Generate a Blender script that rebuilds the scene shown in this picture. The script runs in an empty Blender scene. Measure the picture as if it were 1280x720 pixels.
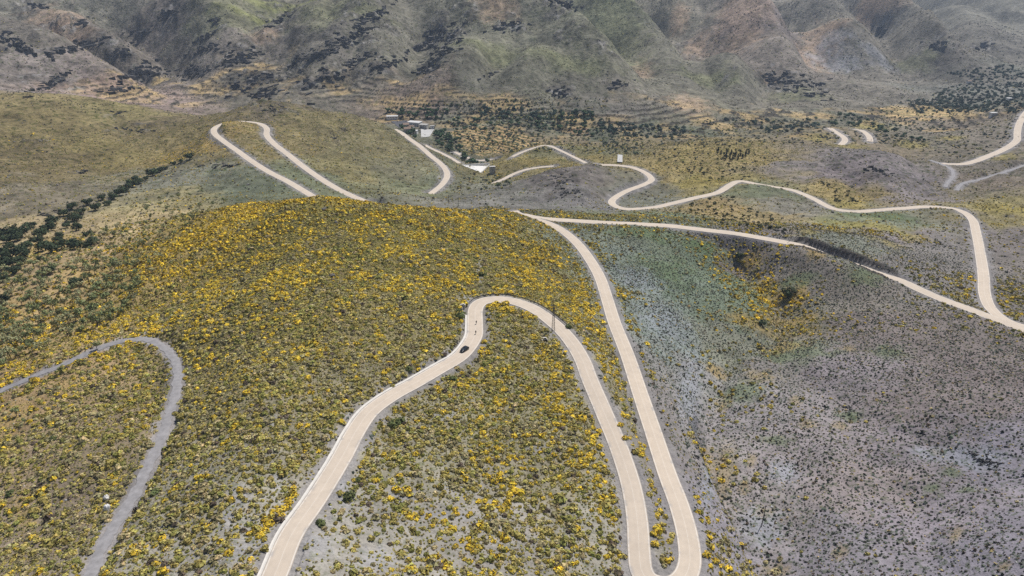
import bpy, bmesh, math, random, time
import numpy as np
from mathutils import Vector, Matrix
T0 = time.time()
random.seed(7); RNG = np.random.default_rng(7)
SC = bpy.context.scene
COL = SC.collection
H = 150.0; F = 914.0; PITCH = math.radians(25.0)
CP, SP = math.cos(PITCH), math.sin(PITCH)

# ------------------------------------------------------------------ view geometry (1280x720 reference)
def ray(px, py):
    a = (px - 640) / F; b = (360 - py) / F
    return a, CP + b * SP, -SP + b * CP
def at_z(px, py, z):
    a, fy, fz = ray(px, py); t = (z - H) / fz
    return np.array([a * t, fy * t, z])
def at_t(px, py, t):
    a, fy, fz = ray(px, py)
    return np.array([a * t, fy * t, H + fz * t])
def hid(px, Y, z):
    d = Y * CP - (z - H) * SP
    return np.array([(px - 640) / F * d, Y, z])
def pix(p):
    x, y, z = p[..., 0], p[..., 1], p[..., 2] - H
    d = y * CP - z * SP; u = y * SP + z * CP
    return 640 + F * x / d, 360 - F * u / d, d

# ------------------------------------------------------------------ roads: (px, py, z) nodes
MAIN = [(300,800,11.5),(342,722,11),(364,669,10.6),(393,627,10.2),(426,574,9.8),(446,537,9.5),(463,514,9.2),(490.5,494,8.9),
 (518,479,8.6),(549,461,8.2),(574,446,7.8),(588,430,7.5),(593.5,419,7.2),(594,409,7),(594,398,6.7),(594,389,6.5),(597,381,6.3),(605,376,6.1),
 (617,374,6),(635,375,5.7),(654,380,5.3),(672.5,389,4.7),(691,403,4),(706,417,3.3),(719,434,2.4),(729,452,1.6),(736,471,.8),
 (754.5,514,-1.2),(774,560.5,-3.4),(789,607,-5.2),(796.5,650,-6.5),(799,689,-7.4),(801.5,712,-7.8),(808,724,-8.1),(823,731,-8.3),(842,731,-8.4),(855,722,-8.6),
 (862,705,-8.8),(860,673,-9.3),(850,634.5,-10),(834,592,-11),(817,541,-12.2),(801,494,-13.3),(784,443,-14.5),(768,403,-15.5),(759,374,-16.4),
 (750,347,-17.4),(738,325.6,-18.5),(722.5,305,-19.6),(704,289,-20.6),(689,280.6,-21.2)]
MAIN3 = [at_z(*n) for n in MAIN] + [np.array([15.,484,-22]), np.array([4.,497,-22.9]), np.array([1.,505,-23.4])]
FARL = [(654,268.6,-24),(677,273,-24),(720.6,276,-24),(760,278.4,-24),(809,280.6,-24.1),(840,282.6,-24.3),(877.5,287,-24.5),(920.6,292,-24.7),
 (952.5,297.5,-25),(982.5,303,-25.2),(1003,307.5,-25.4),(1030,318,-25.8),(1060,328,-26),(1095,341,-26.3),(1129,352,-26.6),(1147.5,361,-27),(1177.5,374,-27.5),(1215,387.5,-28.2),
 (1247.5,400,-29),(1280,412,-30),(1330,430,-31)]
FARR = [(1290,412,-30.4),(1264,403.5,-30.4),(1250,396,-31),(1237.5,384,-32.2),(1231,367.5,-33.6),(1229.5,345,-35.6),(1225,315,-38.5),(1220,290,-41),(1215,274,-43),(1203,264.5,-44.5),
 (1187.5,260.3,-45.3),(1160,258.4,-46.2),(1127.5,260.5,-47.2),(1095,263,-48.2),(1065,264.5,-49),(1042.5,261,-49.7),(1029,255,-50.4),(1020,250,-51),(1005,243,-51.7),(990,237.5,-52.3),(969,234,-53)]
FARR3 = [at_z(*n) for n in FARR] + [hid(945,672,-54.2), hid(925,684,-55)] + [at_z(*n) for n in
 [(896,241,-56),(870,247,-56.7),(841,254,-57.4),(819,259,-58),(800,261,-58.4),(781,261,-58.8),(769,257.5,-59.3),(764.5,252.5,-59.8),(769,247,-60.3),
 (785,238,-61.2),(804,231,-62),(814,225.5,-62.8),(812,220,-63.4),(803,214,-64.2),(789,209,-65.2),(770,206.5,-66.2),(748,206,-67)]]
UPPER = [(732.5,203.8,-67.5),(721,198,-68.5),(702.5,189,-70.5),(689,183,-72),(681,181.5,-72.8),(670.6,184,-74),(653,190,-76),(640,196,-78)]
LOWER = [(692,207.5,-74),(685,208,-74.5),(672.5,209.3,-75.5),(657.5,212,-77),(644,216.6,-78.5),(631,223,-80),(622,227,-81),(612,231,-82)]
VILL = [(493,161.5,-77),(501,165.5,-76.5),(511,173,-75.5),(524,182,-74),(532,189,-73),(540,196,-72),(549,203,-71),(557,212,-69.5),(559,220,-68.5),(553,230,-67),(545,237,-66),(537,243,-65)]
LOOP = [(470,258,-46.6),(452,250,-46),(427.5,239,-44),(405,226,-42),(379,208,-39.8),(360,193,-38),(343,180,-36.5),(333.5,169,-35.4),(333,160,-34.6),(324,154.5,-34),(309,152.3,-33.4),(292.5,152.3,-32.9),
 (278,155,-32.4),(268.5,160,-32.1),(268,166.5,-32.2),(279,176,-32.5),(296,188,-33.2),(315,201.6,-34.2),(337.5,215.6,-35.4),(360,227,-36.6),(377,237,-37.6),(392,246,-38.4)]
RIGHT = [(1178,204,-74),(1185,205,-73.6),(1203,205,-73),(1217,202,-72.3),(1233,196,-71.4),(1250,189,-70.4),(1263,182,-69.4),(1271,175,-68.6),(1271.5,167,-67.8),(1273,158,-66.8),(1278,147,-65.6),(1288,136,-64),(1310,125,-62)]
MID1 = [(1037,160,-85.5),(1041,162.5,-85),(1048,167,-84),(1055,172,-83),(1056,176,-82),(1050,182,-81)]
MID2 = [(1068,161.5,-86),(1076,163,-85),(1083,167,-84),(1087,172,-83),(1087.5,177,-82)]
TRK1 = [(1163,200,-75),(1173,204,-74),(1187,210,-71),(1191,215,-69),(1191.5,220,-67.5),(1185,228,-65),(1181,234,-63.5)]
TRK2 = [(1285,205,-66),(1262,213,-65),(1240,220,-64.5),(1222,225,-64),(1212,227,-63.5),(1204,229,-63),(1199,233,-62.3),(1196,238,-61.5)]
DIRT = [(70,800,3),(112,720,2.6),(133,674,2.2),(160.5,631,1.8),(183.5,587,1.4),(202,546,1.1),(215.6,505,.8),(222,477,.5),(219.5,452,.1),(204,434,-.4),
 (183.5,424,-.9),(160.5,424.5,-1.8),(128,433.6,-3.4),(83,454,-6.2),(37,472.5,-9),(0,488.6,-11.5),(-60,515,-15)]
def Z3(l): return [at_z(*n) for n in l]
ROADS = {  # name: (nodes, halfwidth near->far, step, kind)
 'mountain_road': (MAIN3, 3.3), 'valley_road': (Z3(FARL), 3.5), 'switchback_road': (FARR3, 3.35), 'upper_lane': (Z3(UPPER), 2.3),
 'lower_lane': (Z3(LOWER), 2.5), 'village_road': (Z3(VILL), 3.3), 'loop_road': (Z3(LOOP), 3.25), 'far_road': (Z3(RIGHT), 4.1),
 'hill_lane': (Z3(MID1), 4.0), 'spur_lane': (Z3(MID2), 4.0), 'grey_track': (Z3(TRK1), 2.6), 'side_track': (Z3(TRK2), 2.4), 'dirt_track': (Z3(DIRT), 2.35),
 'pale_lane': (Z3([(569,190,-89),(579,195,-88.5),(587,198,-88),(597,200.7,-87.6),(610,199.8,-87.8),(622,199,-88)]), 2.6), 'stone_lane': (Z3([(531,181,-87),(538,185,-86.5),(551,191,-86),(563,197,-85.5),(575,204.5,-85)]), 2.3)}

# ------------------------------------------------------------------ terrain nodes
N = []
def zz(*l):
    for n in l: N.append(at_z(*n))
def tt(*l):
    for n in l: N.append(at_t(*n))
def hh(*l):
    for n in l: N.append(hid(*n))
zz((50,600,-6),(0,700,-8),(-150,720,-22),(-150,480,-28),(-200,380,-40),(110,560,-1),(60,520,-7),
   (300,600,11.5),(240,680,8),(300,480,13.5),(400,450,14),(450,400,15.5),(520,420,11.5),(500,340,14),(350,350,15),(400,300,17),(400,247,18.5),(450,251.5,12.5),
   (500,258,7),(560,262.5,1),(600,265,-4),(640,266.5,-13),(350,251,12.5),(300,257.5,5),(250,267,-3),(200,300,-7),(280,320,6),(250,380,6),
   (100,350,-15),(200,385,-3),(130,395,-7),(60,420,-12),(0,380,-22),(0,430,-17),(0,315,-34),(100,270,-40),(180,230,-44),(240,190,-47),(262,172,-44),(-150,300,-40),
   (50,240,-40),(0,200,-38),(0,150,-31),(0,113,-23),(-150,110,-10),(-150,200,-30),(100,180,-42),(100,118,-33),(150,150,-46),(200,135,-62),(230,139,-74),
   (290,222,-36),(290,206,-35),(235,212,-41),(620,330,4),(600,300,5),(650,300,-4),(680,340,-6),(700,380,-3),
   (420,165,-45),(400,140,-44),(335,127,-27),(300,135,-34),(380,132,-40),(470,200,-53),(520,220,-61),(470,152,-60),(440,143,-52),(500,190,-65),
   (640,500,3),(640,600,1),(560,650,3),(480,620,7),(600,720,3),(740,640,-3),(560,500,7),(690,450,3),(430,700,9),
   (300,900,14),(640,900,3),(1000,900,-18),(-100,900,-10),(1400,900,4))
# burnt gully and slopes to the right
zz((890,700,-24),(880,600,-29),(878,500,-34),(905,412,-35.5),(985,372,-35),(925,326,-34),(960,340,-33.5),(840,330,-28),(800,380,-25),(830,450,-28),(880,360,-33),
   (1000,540,-28.5),(1100,500,-23),(1280,480,-14),(1280,620,-5),(1280,720,2),(1450,720,14),(1450,500,4),(1450,380,-18),(1050,700,-23),(1150,620,-18),(1100,400,-29),(1180,430,-26),(1000,420,-34),(960,470,-33.5),(1040,345,-27),(1080,360,-25.5),(1060,340,-23.8),(1020,325,-26.5),(1110,362,-25.8),(1100,352,-24.8),(960,600,-30))
# between the far legs
zz((1130,300,-28),(1180,330,-31),(1060,290,-32),(1010,270,-42),(1150,340,-26.5),(1100,322,-23.5),(1060,314,-22),(1030,305,-22.5),(1170,290,-37),(900,272,-44),(960,275,-43),(860,266,-50),(940,240,-49),(940,229,-48.5),(1280,270,-44),(1280,330,-40),(1350,330,-34),(1280,360,-37))
# burnt knoll in the middle
zz((740,207,-48),(715,212,-47),(690,222,-48),(720,235,-46),(660,236,-52),(620,238,-58),(640,258,-47),(700,266,-40),(760,262,-52),(590,248,-56),(790,222,-57),(800,250,-60),(740,270,-36),(820,270,-45),(655,226,-54))
hh((735,830,-68),(640,715,-64))
# hidden ground behind the summit
hh((400,440,4),(400,490,-12),(400,560,-36),(350,465,-5),(350,525,-24),(300,470,-12),(300,540,-30),(450,465,-5),(450,525,-26),(500,465,-8),(500,520,-28),(480,590,-41),(560,480,-17),(560,540,-38),(600,485,-19),(610,560,-40),(260,560,-32),(430,610,-41),(540,640,-58))
# village and valley floor
zz((515,160,-86),(540,170,-88),(570,185,-89),(600,205,-88),(600,216,-86),(640,190,-90),(580,225,-80),(620,170,-93),(700,166,-95),(690,195,-74),(640,205,-77),(760,185,-90),(780,175,-94),
   (850,166,-98),(960,161,-102),(1030,150,-108),(1080,150,-109),(1120,165,-96),(1180,132,-116),(1280,112,-126),(1180,165,-95),(1150,185,-84),(1230,160,-95),(1400,110,-120),
   (880,190,-64),(900,173,-78),(820,195,-72),(860,215,-58),(960,190,-72),(1000,198,-62),(1060,192,-54),(1120,192,-54),(1090,210,-48),(1140,225,-49),(1040,225,-52),(1170,245,-52),(1240,240,-52),(1240,215,-60),
   (1280,200,-60),(1350,180,-55),(1280,235,-48),(560,140,-80),(450,128,-72),(400,128,-70))
hh((340,1090,-82),(260,1100,-78),(440,1120,-86),(120,1080,-58))
# mountains
tt((-150,60,1250),(0,66,1290),(60,82,1240),(130,101,1190),(200,126,1150),(0,85,1180),(-150,0,1500),(0,0,1620),(0,30,1440),(100,40,1480),(100,0,1700),(100,80,1330),(170,100,1340),(200,70,1430),(200,30,1600),(200,0,1760),
   (280,110,1230),(280,70,1370),(280,30,1530),(300,0,1660),(350,105,1210),(380,60,1350),(400,25,1470),(420,0,1570),(450,110,1180),(470,70,1290),(490,35,1420),(510,10,1560),
   (544,0,1640),(587,27,1530),(660,53,1440),(727,70,1350),(760,97,1260),(800,130,1160),(560,100,1180),(620,90,1260),(560,60,1320),(650,120,1160),(720,130,1150),
   (600,10,1800),(650,25,1760),(700,50,1680),(745,72,1560),(720,0,1950),(780,40,1820),(830,80,1620),(880,120,1290),(800,90,1440),(770,15,2050),(820,45,1990),(870,85,1750),
   (853,7,2150),(903,17,2060),(946,40,1920),(975,75,1700),(960,105,1500),(930,130,1270),(980,138,1240),(1000,120,1420),
   (960,20,2350),(1000,60,2080),(1030,95,1780),(980,33,2250),(1060,67,1880),(1110,108,1600),(1060,130,1370),(1130,135,1360),
   (1040,30,2500),(1100,75,2150),(1150,110,1760),(996,0,2700),(1070,27,2380),(1140,70,2020),(1190,97,1780),(1226,112,1600),
   (1100,15,3300),(1180,60,2600),(1250,92,1950),(1100,3,3600),(1200,25,3100),(1280,62,2400),(1350,70,2200),(1150,12,4300),(1250,25,3900),(1050,-2,5200),(1280,6,5200),(1400,20,3600))
tt((-150,-80,2100),(0,-80,2200),(200,-80,2300),(400,-80,2250),(600,-80,2800),(800,-80,3900),(1000,-70,5800),(1200,-60,7000),(1450,-60,6500),(700,-40,2600),(850,-30,3400),(950,-15,4300),(500,-30,2000))
for ang in range(-50, 51, 10):
    a = math.radians(ang); N.append(np.array([9500*math.sin(a), 9500*math.cos(a), 700. if ang > 5 else 900.]))
for ang in (-50, 50):
    a = math.radians(ang)
    for R, z in ((75, -5), (150, -22 if ang < 0 else 12), (300, -32 if ang < 0 else -2), (600, -35), (1100, -30 if ang < 0 else -100), (2000, 130 if ang < 0 else -60), (4500, 500 if ang < 0 else 120)):
        N.append(np.array([R*math.sin(a), R*math.cos(a), float(z)]))
for nm, (nd, hw) in ROADS.items():
    k = 1 if nm in ('mountain_road', 'switchback_road', 'loop_road', 'valley_road') else 2
    for n in nd[::k]: N.append(n)
N = np.array(N)
def lp(xy):
    return np.stack([np.arctan2(xy[..., 0], xy[..., 1]), np.log(np.hypot(xy[..., 0], xy[..., 1]))], -1)
def tps(P, v, lam):
    d2 = ((P[:, None] - P[None]) ** 2).sum(-1)
    K = 0.5 * d2 * np.log(d2 + 1e-12)
    n = len(P); A = np.zeros((n + 3, n + 3)); A[:n, :n] = K + lam * np.eye(n)
    A[:n, n] = 1; A[:n, n+1:] = P; A[n, :n] = 1; A[n+1:, :n] = P.T
    return np.linalg.solve(A, np.concatenate([v, np.zeros(3)]))
def tps_eval(P, w, Q):
    out = np.empty(len(Q)); n = len(P)
    for s in range(0, len(Q), 20000):
        q = Q[s:s+20000]; d2 = ((q[:, None, 0] - P[None, :, 0]) ** 2 + (q[:, None, 1] - P[None, :, 1]) ** 2)
        out[s:s+20000] = (0.5 * d2 * np.log(d2 + 1e-12)) @ w[:n] + w[n] + q @ w[n+1:]
    return out
NP = lp(N[:, :2])
W = tps(NP, N[:, 2], 2e-5)
# working grid, regular in bearing and log distance (finer ground close by)
TH0, TH1, RH0, RH1 = math.radians(-50), math.radians(50), math.log(72.), math.log(9000.)
NT, NR = 1400, 1700
TH = np.linspace(TH0, TH1, NT); RH = np.linspace(RH0, RH1, NR)
def upsample(c, shape):
    i = np.linspace(0, c.shape[0] - 1, shape[0]); j = np.linspace(0, c.shape[1] - 1, shape[1])
    i0 = np.minimum(i.astype(int), c.shape[0] - 2); j0 = np.minimum(j.astype(int), c.shape[1] - 2)
    u = (i - i0)[:, None]; v = (j - j0)[None]
    if c.ndim == 3: u = u[..., None]; v = v[..., None]
    a = c[i0] * (1 - u) + c[i0 + 1] * u
    return a[:, j0] * (1 - v) + a[:, j0 + 1] * v
ct, cr = np.linspace(TH0, TH1, 420), np.linspace(RH0, RH1, 510)
CQ = np.stack(np.meshgrid(ct, cr, indexing='ij'), -1).reshape(-1, 2)
ZC = tps_eval(NP, W, CQ).reshape(420, 510)
Z0 = upsample(ZC, (NT, NR))
GT, GR = np.meshgrid(TH, RH, indexing='ij'); RR = np.exp(GR)
GX, GY = RR * np.sin(GT), RR * np.cos(GT)
print('rbf', time.time() - T0)

# ------------------------------------------------------------------ noise
def _h(ix, iy, s):
    h = (ix.astype(np.int64) * 374761393 + iy.astype(np.int64) * 668265263 + s * 1442695041) & 0xffffffff
    h = ((h ^ (h >> 13)) * 1274126177) & 0xffffffff
    return ((h ^ (h >> 16)) & 0xffff).astype(np.float32) * (2 * math.pi / 65536)
def perlin(x, y, s=0):
    x0 = np.floor(x); y0 = np.floor(y); fx = (x - x0).astype(np.float32); fy = (y - y0).astype(np.float32)
    u = fx*fx*fx*(fx*(fx*6-15)+10); v = fy*fy*fy*(fy*(fy*6-15)+10)
    def g(dx, dy):
        a = _h(x0 + dx, y0 + dy, s); return np.cos(a) * (fx - dx) + np.sin(a) * (fy - dy)
    n0 = g(0, 0) * (1-u) + g(1, 0) * u; n1 = g(0, 1) * (1-u) + g(1, 1) * u
    return (n0 * (1-v) + n1 * v) * 1.5
def fbm(x, y, L, o=3, s=0, gain=.5):
    r = 0; a = 1.
    for k in range(o):
        r = r + a * perlin(x / L + 17.3 * k, y / L - 9.1 * k, s + k); L /= 2.03; a *= gain
    return r
def ridged(x, y, L, o=3, s=0):
    r = 0; a = 1.; w = 1.
    for k in range(o):
        n = 1 - np.abs(perlin(x / L + 31.7 * k, y / L + 5.3 * k, s + k)) * 1.6
        n = n * n * w; w = np.clip(n * 1.4, 0, 1); r = r + a * n; L /= 2.1; a *= .5
    return r
def sst(x, a, b):
    t = np.clip((x - a) / (b - a), 0, 1); return t * t * (3 - 2 * t)

# ------------------------------------------------------------------ terrain relief
far = sst(RR, 1050, 1350)
mtn = far * sst(Z0 + 95 + (RR > 1900) * 20, 0, 70)
wx = GX + 60 * fbm(GX, GY, 260, 2, 40); wy = GY + 60 * fbm(GX, GY, 260, 2, 50)
Z = Z0.copy()
Z += mtn * (5 * (ridged(wx, wy, 420, 2, 3) - .9) + 2.0 * fbm(GX, GY, 60, 4, 9, .6)) * np.clip(RR / 1700, .6, 2.2)
midm = sst(RR, 250, 650) * (1 - far)
Z += midm * (1.6 * fbm(GX, GY, 55, 3, 21)) + (1 - far) * (.8 * fbm(GX, GY, 30, 2, 25) + .35 * fbm(GX, GY, 7, 3, 27))
Z += sst(RR, 500, 1000) * .9 * fbm(GX, GY, 14, 3, 61)
# helper maps placed on the plan ---------------------------------------------------------------
def sampler(G):
    def f(x, y):
        th = np.arctan2(x, y); rh = np.log(np.hypot(x, y))
        i = np.clip((th - TH0) / (TH1 - TH0) * (NT - 1), 0, NT - 1.001); j = np.clip((rh - RH0) / (RH1 - RH0) * (NR - 1), 0, NR - 1.001)
        i0 = i.astype(int); j0 = j.astype(int); u = i - i0; v = j - j0
        return (G[i0, j0]*(1-u)*(1-v) + G[i0+1, j0]*u*(1-v) + G[i0, j0+1]*(1-u)*v + G[i0+1, j0+1]*u*v)
    return f
zat0 = sampler(Z)
def cast(px, py, zf=None):
    zf = zf or zat0
    px = np.atleast_1d(np.asarray(px, float)); py = np.atleast_1d(np.asarray(py, float))
    a, fy, fz = ray(px, py); t = np.full(px.shape, 110.); hit = np.full(px.shape, np.nan)
    for _ in range(380):
        tn = t * 1.012
        new = ((H + fz * tn) < zf(a * tn, fy * tn)) & np.isnan(hit); hit[new] = tn[new]
        t = tn
        if not np.isnan(hit).any(): break
    lo = hit / 1.012; hi = hit.copy()
    for _ in range(7):
        m = (lo + hi) / 2; bl = (H + fz * m) < zf(a * m, fy * m); hi = np.where(bl, m, hi); lo = np.where(bl, lo, m)
    hit = hi
    hit = np.where(np.isnan(hit), 9000, hit)
    return np.stack([a * hit, fy * hit, H + fz * hit], -1)
# long spurs running down the mountain flanks
SPURS = [([(544,-10),(587,27),(660,53),(727,70),(760,97),(800,130)],1.),([(700,-12),(745,18),(785,48),(832,85),(885,122)],.9),([(853,7),(903,17),(946,40),(978,80),(990,95)],.9),([(960,20),(1010,42),(1060,67),(1110,112)],.9),
 ([(985,-6),(1070,27),(1140,70),(1190,97),(1228,112)],1.),([(1100,0),(1160,14),(1220,34),(1285,64)],.9),([(-60,55),(0,65),(60,82),(130,101),(205,130)],.7),([(130,2),(190,12),(235,26),(285,46),(325,80),(345,105)],.8),([(60,8),(110,40),(150,75),(215,110)],.5),
 ([(470,2),(445,40),(425,75),(415,105)],.6),([(610,50),(590,85),(560,118)],.6),([(690,72),(665,95),(650,125)],.6),([(852,85),(900,96),(935,120)],.7),([(380,8),(395,40),(380,80)],.5),([(1150,20),(1190,55),(1240,85)],.7),([(820,10),(840,35),(845,60)],.6)]
st_ = 3; sx_, sy_ = GX[::st_, ::st_], GY[::st_, ::st_]; wob = 34 * fbm(sx_, sy_, 190, 3, 301); sp_ = np.zeros(sx_.shape); fm = np.where(RH[::st_] > math.log(1000))[0][0]
for pl, amp in SPURS:
    W3 = cast(np.interp(np.linspace(0, len(pl) - 1, 4 * len(pl)), range(len(pl)), [p[0] for p in pl]), np.interp(np.linspace(0, len(pl) - 1, 4 * len(pl)), range(len(pl)), [p[1] for p in pl]))
    W3 = W3[(np.hypot(W3[:, 0], W3[:, 1]) < 6000)]; sh_ = sx_[:, fm:].shape; R_ = np.exp(GR[::st_, ::st_][:, fm:]); wd = .055 * R_; n_ = len(W3) - 1
    for k_, (a, b) in enumerate(zip(W3, W3[1:])):
        ab = b[:2] - a[:2]; l2 = ab @ ab + 1e-6; t = np.clip(((sx_[:, fm:] - a[0]) * ab[0] + (sy_[:, fm:] - a[1]) * ab[1]) / l2, 0, 1)
        dm = np.hypot(sx_[:, fm:] - a[0] - t * ab[0], sy_[:, fm:] - a[1] - t * ab[1]); s_ = (k_ + t) / n_
        tp = 1 - .9 * sst(s_, .5, 1.02)
        if pl[0][1] > 4 and pl[0][0] > 0: tp = tp * (.15 + .85 * sst(s_, 0, .4))
        sp_[:, fm:] = np.maximum(sp_[:, fm:], tp * amp * .078 * R_ * np.exp(-np.sqrt((np.maximum(dm + wob[:, fm:] * .5, 0) / wd) ** 2 + .06)))
VALES = [[(610,0),(655,22),(705,42),(755,68),(800,95),(840,128)],[(760,5),(805,40),(850,72),(890,105),(925,132)],[(900,0),(950,25),(985,55),(1010,85),(1030,115)],[(1030,20),(1090,60),(1130,95)],[(1110,18),(1160,55),(1205,92)],[(375,2),(345,20),(310,48),(335,70),(375,98)],[(100,20),(180,60),(240,100)],[(455,45),(440,85),(430,110)],[(530,30),(520,70),(500,105)],[(620,75),(610,110)],[(30,35),(80,60),(140,85),(215,118)],[(690,95),(690,125)],[(960,95),(950,125)]]
vl_ = np.zeros(sx_.shape)
for pl in VALES:
    n_ = 3 * len(pl); W3 = cast(np.interp(np.linspace(0, len(pl) - 1, n_), range(len(pl)), [p[0] for p in pl]), np.interp(np.linspace(0, len(pl) - 1, n_), range(len(pl)), [p[1] for p in pl])); R_ = np.exp(GR[::st_, ::st_][:, fm:])
    for k_, (a, b) in enumerate(zip(W3, W3[1:])):
        ab = b[:2] - a[:2]; t = np.clip(((sx_[:, fm:] - a[0]) * ab[0] + (sy_[:, fm:] - a[1]) * ab[1]) / (ab @ ab + 1e-6), 0, 1); dm = np.hypot(sx_[:, fm:] - a[0] - t * ab[0], sy_[:, fm:] - a[1] - t * ab[1])
        vl_[:, fm:] = np.maximum(vl_[:, fm:], (.35 + .65 * sst((k_ + t) / n_, 0, .25)) * (1 - .7 * sst((k_ + t) / n_, .6, 1)) * .030 * R_ * np.exp(-np.sqrt((np.maximum(dm - wob[:, fm:] * .4, 0) / (.032 * R_)) ** 2 + .02)))
Z += (upsample(sp_, (NT, NR)) - upsample(vl_, (NT, NR))) * sst(RR, 1080, 1300)
_ac = wx * .92 + wy * .38; _al = (wy * .92 - wx * .38) * .34
Z += mtn * np.clip(RR / 1600, .7, 2.2) * (5 * (ridged(_ac, _al, 170, 2, 33) - .85) + 1.6 * (ridged(_ac, _al * 1.6, 55, 2, 37) - .8))
# water-cut gullies of the burnt slope
def carve(pl, depth, width):
    W3 = cast([p[0] for p in pl], [p[1] for p in pl]); dm = np.full(Z.shape, 1e9); J = RH < math.log(1050)
    gx, gy = GX[:, J], GY[:, J]; wv = 2.5 * fbm(gx, gy, 14, 2, 311); d = np.full(gx.shape, 1e9)
    for a, b in zip(W3, W3[1:]):
        ab = b[:2] - a[:2]; t = np.clip(((gx - a[0]) * ab[0] + (gy - a[1]) * ab[1]) / (ab @ ab + 1e-6), 0, 1); d = np.minimum(d, np.hypot(gx - a[0] - t * ab[0], gy - a[1] - t * ab[1]))
    Z[:, J] -= depth * np.exp(-np.sqrt((np.maximum(d + wv, 0) / width) ** 2 + .02) * 1.6)
carve([(926,324),(948,345),(972,370),(984,392),(962,415),(925,435),(900,470),(890,520),(884,580),(886,640),(895,700)], 9, 18)
carve([(1055,508),(1110,528),(1165,545),(1225,572),(1290,605)], 4, 16)
carve([(985,392),(1020,385),(1060,372),(1110,375)], 3, 14)
carve([(960,430),(1000,470),(1050,500)], 3, 16)
carve([(1090,555),(1130,620),(1180,700)], 3, 14)
carve([(860,350),(880,400),(895,440)], 2.2, 12)
carve([(1000,560),(970,640),(950,720)], 2.2, 12)
carve([(1290,330),(1262,300),(1250,275)], 4, 16)
for c_ in [([(40,130),(90,180),(130,215)],5,25),([(120,130),(160,165),(205,188)],4.5,22),([(0,170),(50,215),(80,250)],4,22),([(420,150),(470,190),(520,225)],4.5,20),([(380,140),(390,175),(400,205)],3,18),([(260,215),(300,235),(340,240)],2.5,14),([(1010,195),(1060,220),(1090,245)],5,20),
 ([(1130,190),(1150,215),(1160,245)],5,20),([(870,180),(860,205),(840,240)],5,20),([(930,188),(905,222),(890,238)],3.5,16),([(1000,258),(960,272),(930,288)],4,16),([(1150,275),(1120,310)],3,14),([(700,212),(690,240),(670,260)],3.5,14),([(650,207),(660,222)],2,12),([(1240,225),(1200,245)],4,18),([(20,130),(10,180)],3,20)]: carve(*c_)
carve([(500,420),(440,470),(395,560)], 1.6, 14); carve([(300,340),(270,420),(255,520)], 1.8, 14); carve([(150,300),(110,350),(60,400)], 3, 18); carve([(595,330),(588,372)], 1.5, 5)
def flat_dr(py, ry, R):
    phi = PITCH + math.atan((py - 360) / F); phi = max(phi, .06)
    return (ry / F) / (math.sin(phi) * math.cos(phi))
def blob(px, py, rx, ry, ang=0., edge=.45, s=0, L=None, win=False):
    """soft noisy patch of ground cover, as an ellipse in plan around the place seen at (px, py)"""
    c = cast(px, py)[0]; R = math.hypot(c[0], c[1]); cc = lp(c[:2])
    up = cast(px, py - ry * .6)[0]; dn = cast(px, py + ry * .6)[0]
    fl = flat_dr(py, ry, R); d = abs(math.log(math.hypot(*up[:2])) - math.log(math.hypot(*dn[:2]))) / 1.2
    d = min(max(d, .25 * fl), 1.1 * fl)
    sx = rx / F / 1.04; rad = 2.1 * max(sx, d) if ang else None
    wi_, wj_ = (rad, rad) if ang else (2.1 * sx, 2.1 * d)
    i0 = int(np.searchsorted(TH, cc[0] - wi_)); i1 = int(np.searchsorted(TH, cc[0] + wi_)); j0 = int(np.searchsorted(RH, cc[1] - wj_)); j1 = int(np.searchsorted(RH, cc[1] + wj_))
    w_ = np.s_[i0:i1, j0:j1]
    dx = (GT[w_] - cc[0]) / sx; dy = (GR[w_] - cc[1]) / d
    if ang: dx, dy = dx * math.cos(ang) + dy * math.sin(ang), -dx * math.sin(ang) + dy * math.cos(ang)
    q = dx * dx + dy * dy; m = np.zeros_like(q)
    if q.size:
        r = np.sqrt(q) + .55 * fbm(GX[w_], GY[w_], L or rx / F * R * .5, 3, s + 70)
        m = np.where(q < 4, 1 - sst(r, 1 - edge, 1 + edge), 0)
    if win: return w_, m
    full = np.zeros(GT.shape); full[w_] = m
    return full
# dry stone terraces -------------------------------------------------------------------------
TERR = np.zeros_like(Z)
for b in [(600,140,120,18),(700,150,70,14),(880,150,90,16),(960,158,70,18),(300,95,70,22),(250,115,60,16),(420,112,50,14),(830,165,80,10),(640,178,50,14),(1010,145,50,10),(1150,150,70,14),(560,128,90,10),(660,130,60,10),(450,118,50,10),(180,116,60,12),(480,105,40,9),(520,118,50,8)]:
    TERR = np.maximum(TERR, np.clip(1.5 * blob(*b, s=int(b[0])), 0, 1))
zw = Z + 1.2 * fbm(GX, GY, 40, 2, 81); q = zw / 4.4; fr = q - np.floor(q)
zt = (np.floor(q) + np.where(fr < .72, fr * .35, .252 + (fr - .72) / .28 * .748)) * 4.4 - (zw - Z)
RISER = TERR * sst(fr, .76, .86)
Z = Z * (1 - TERR) + zt * TERR
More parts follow.
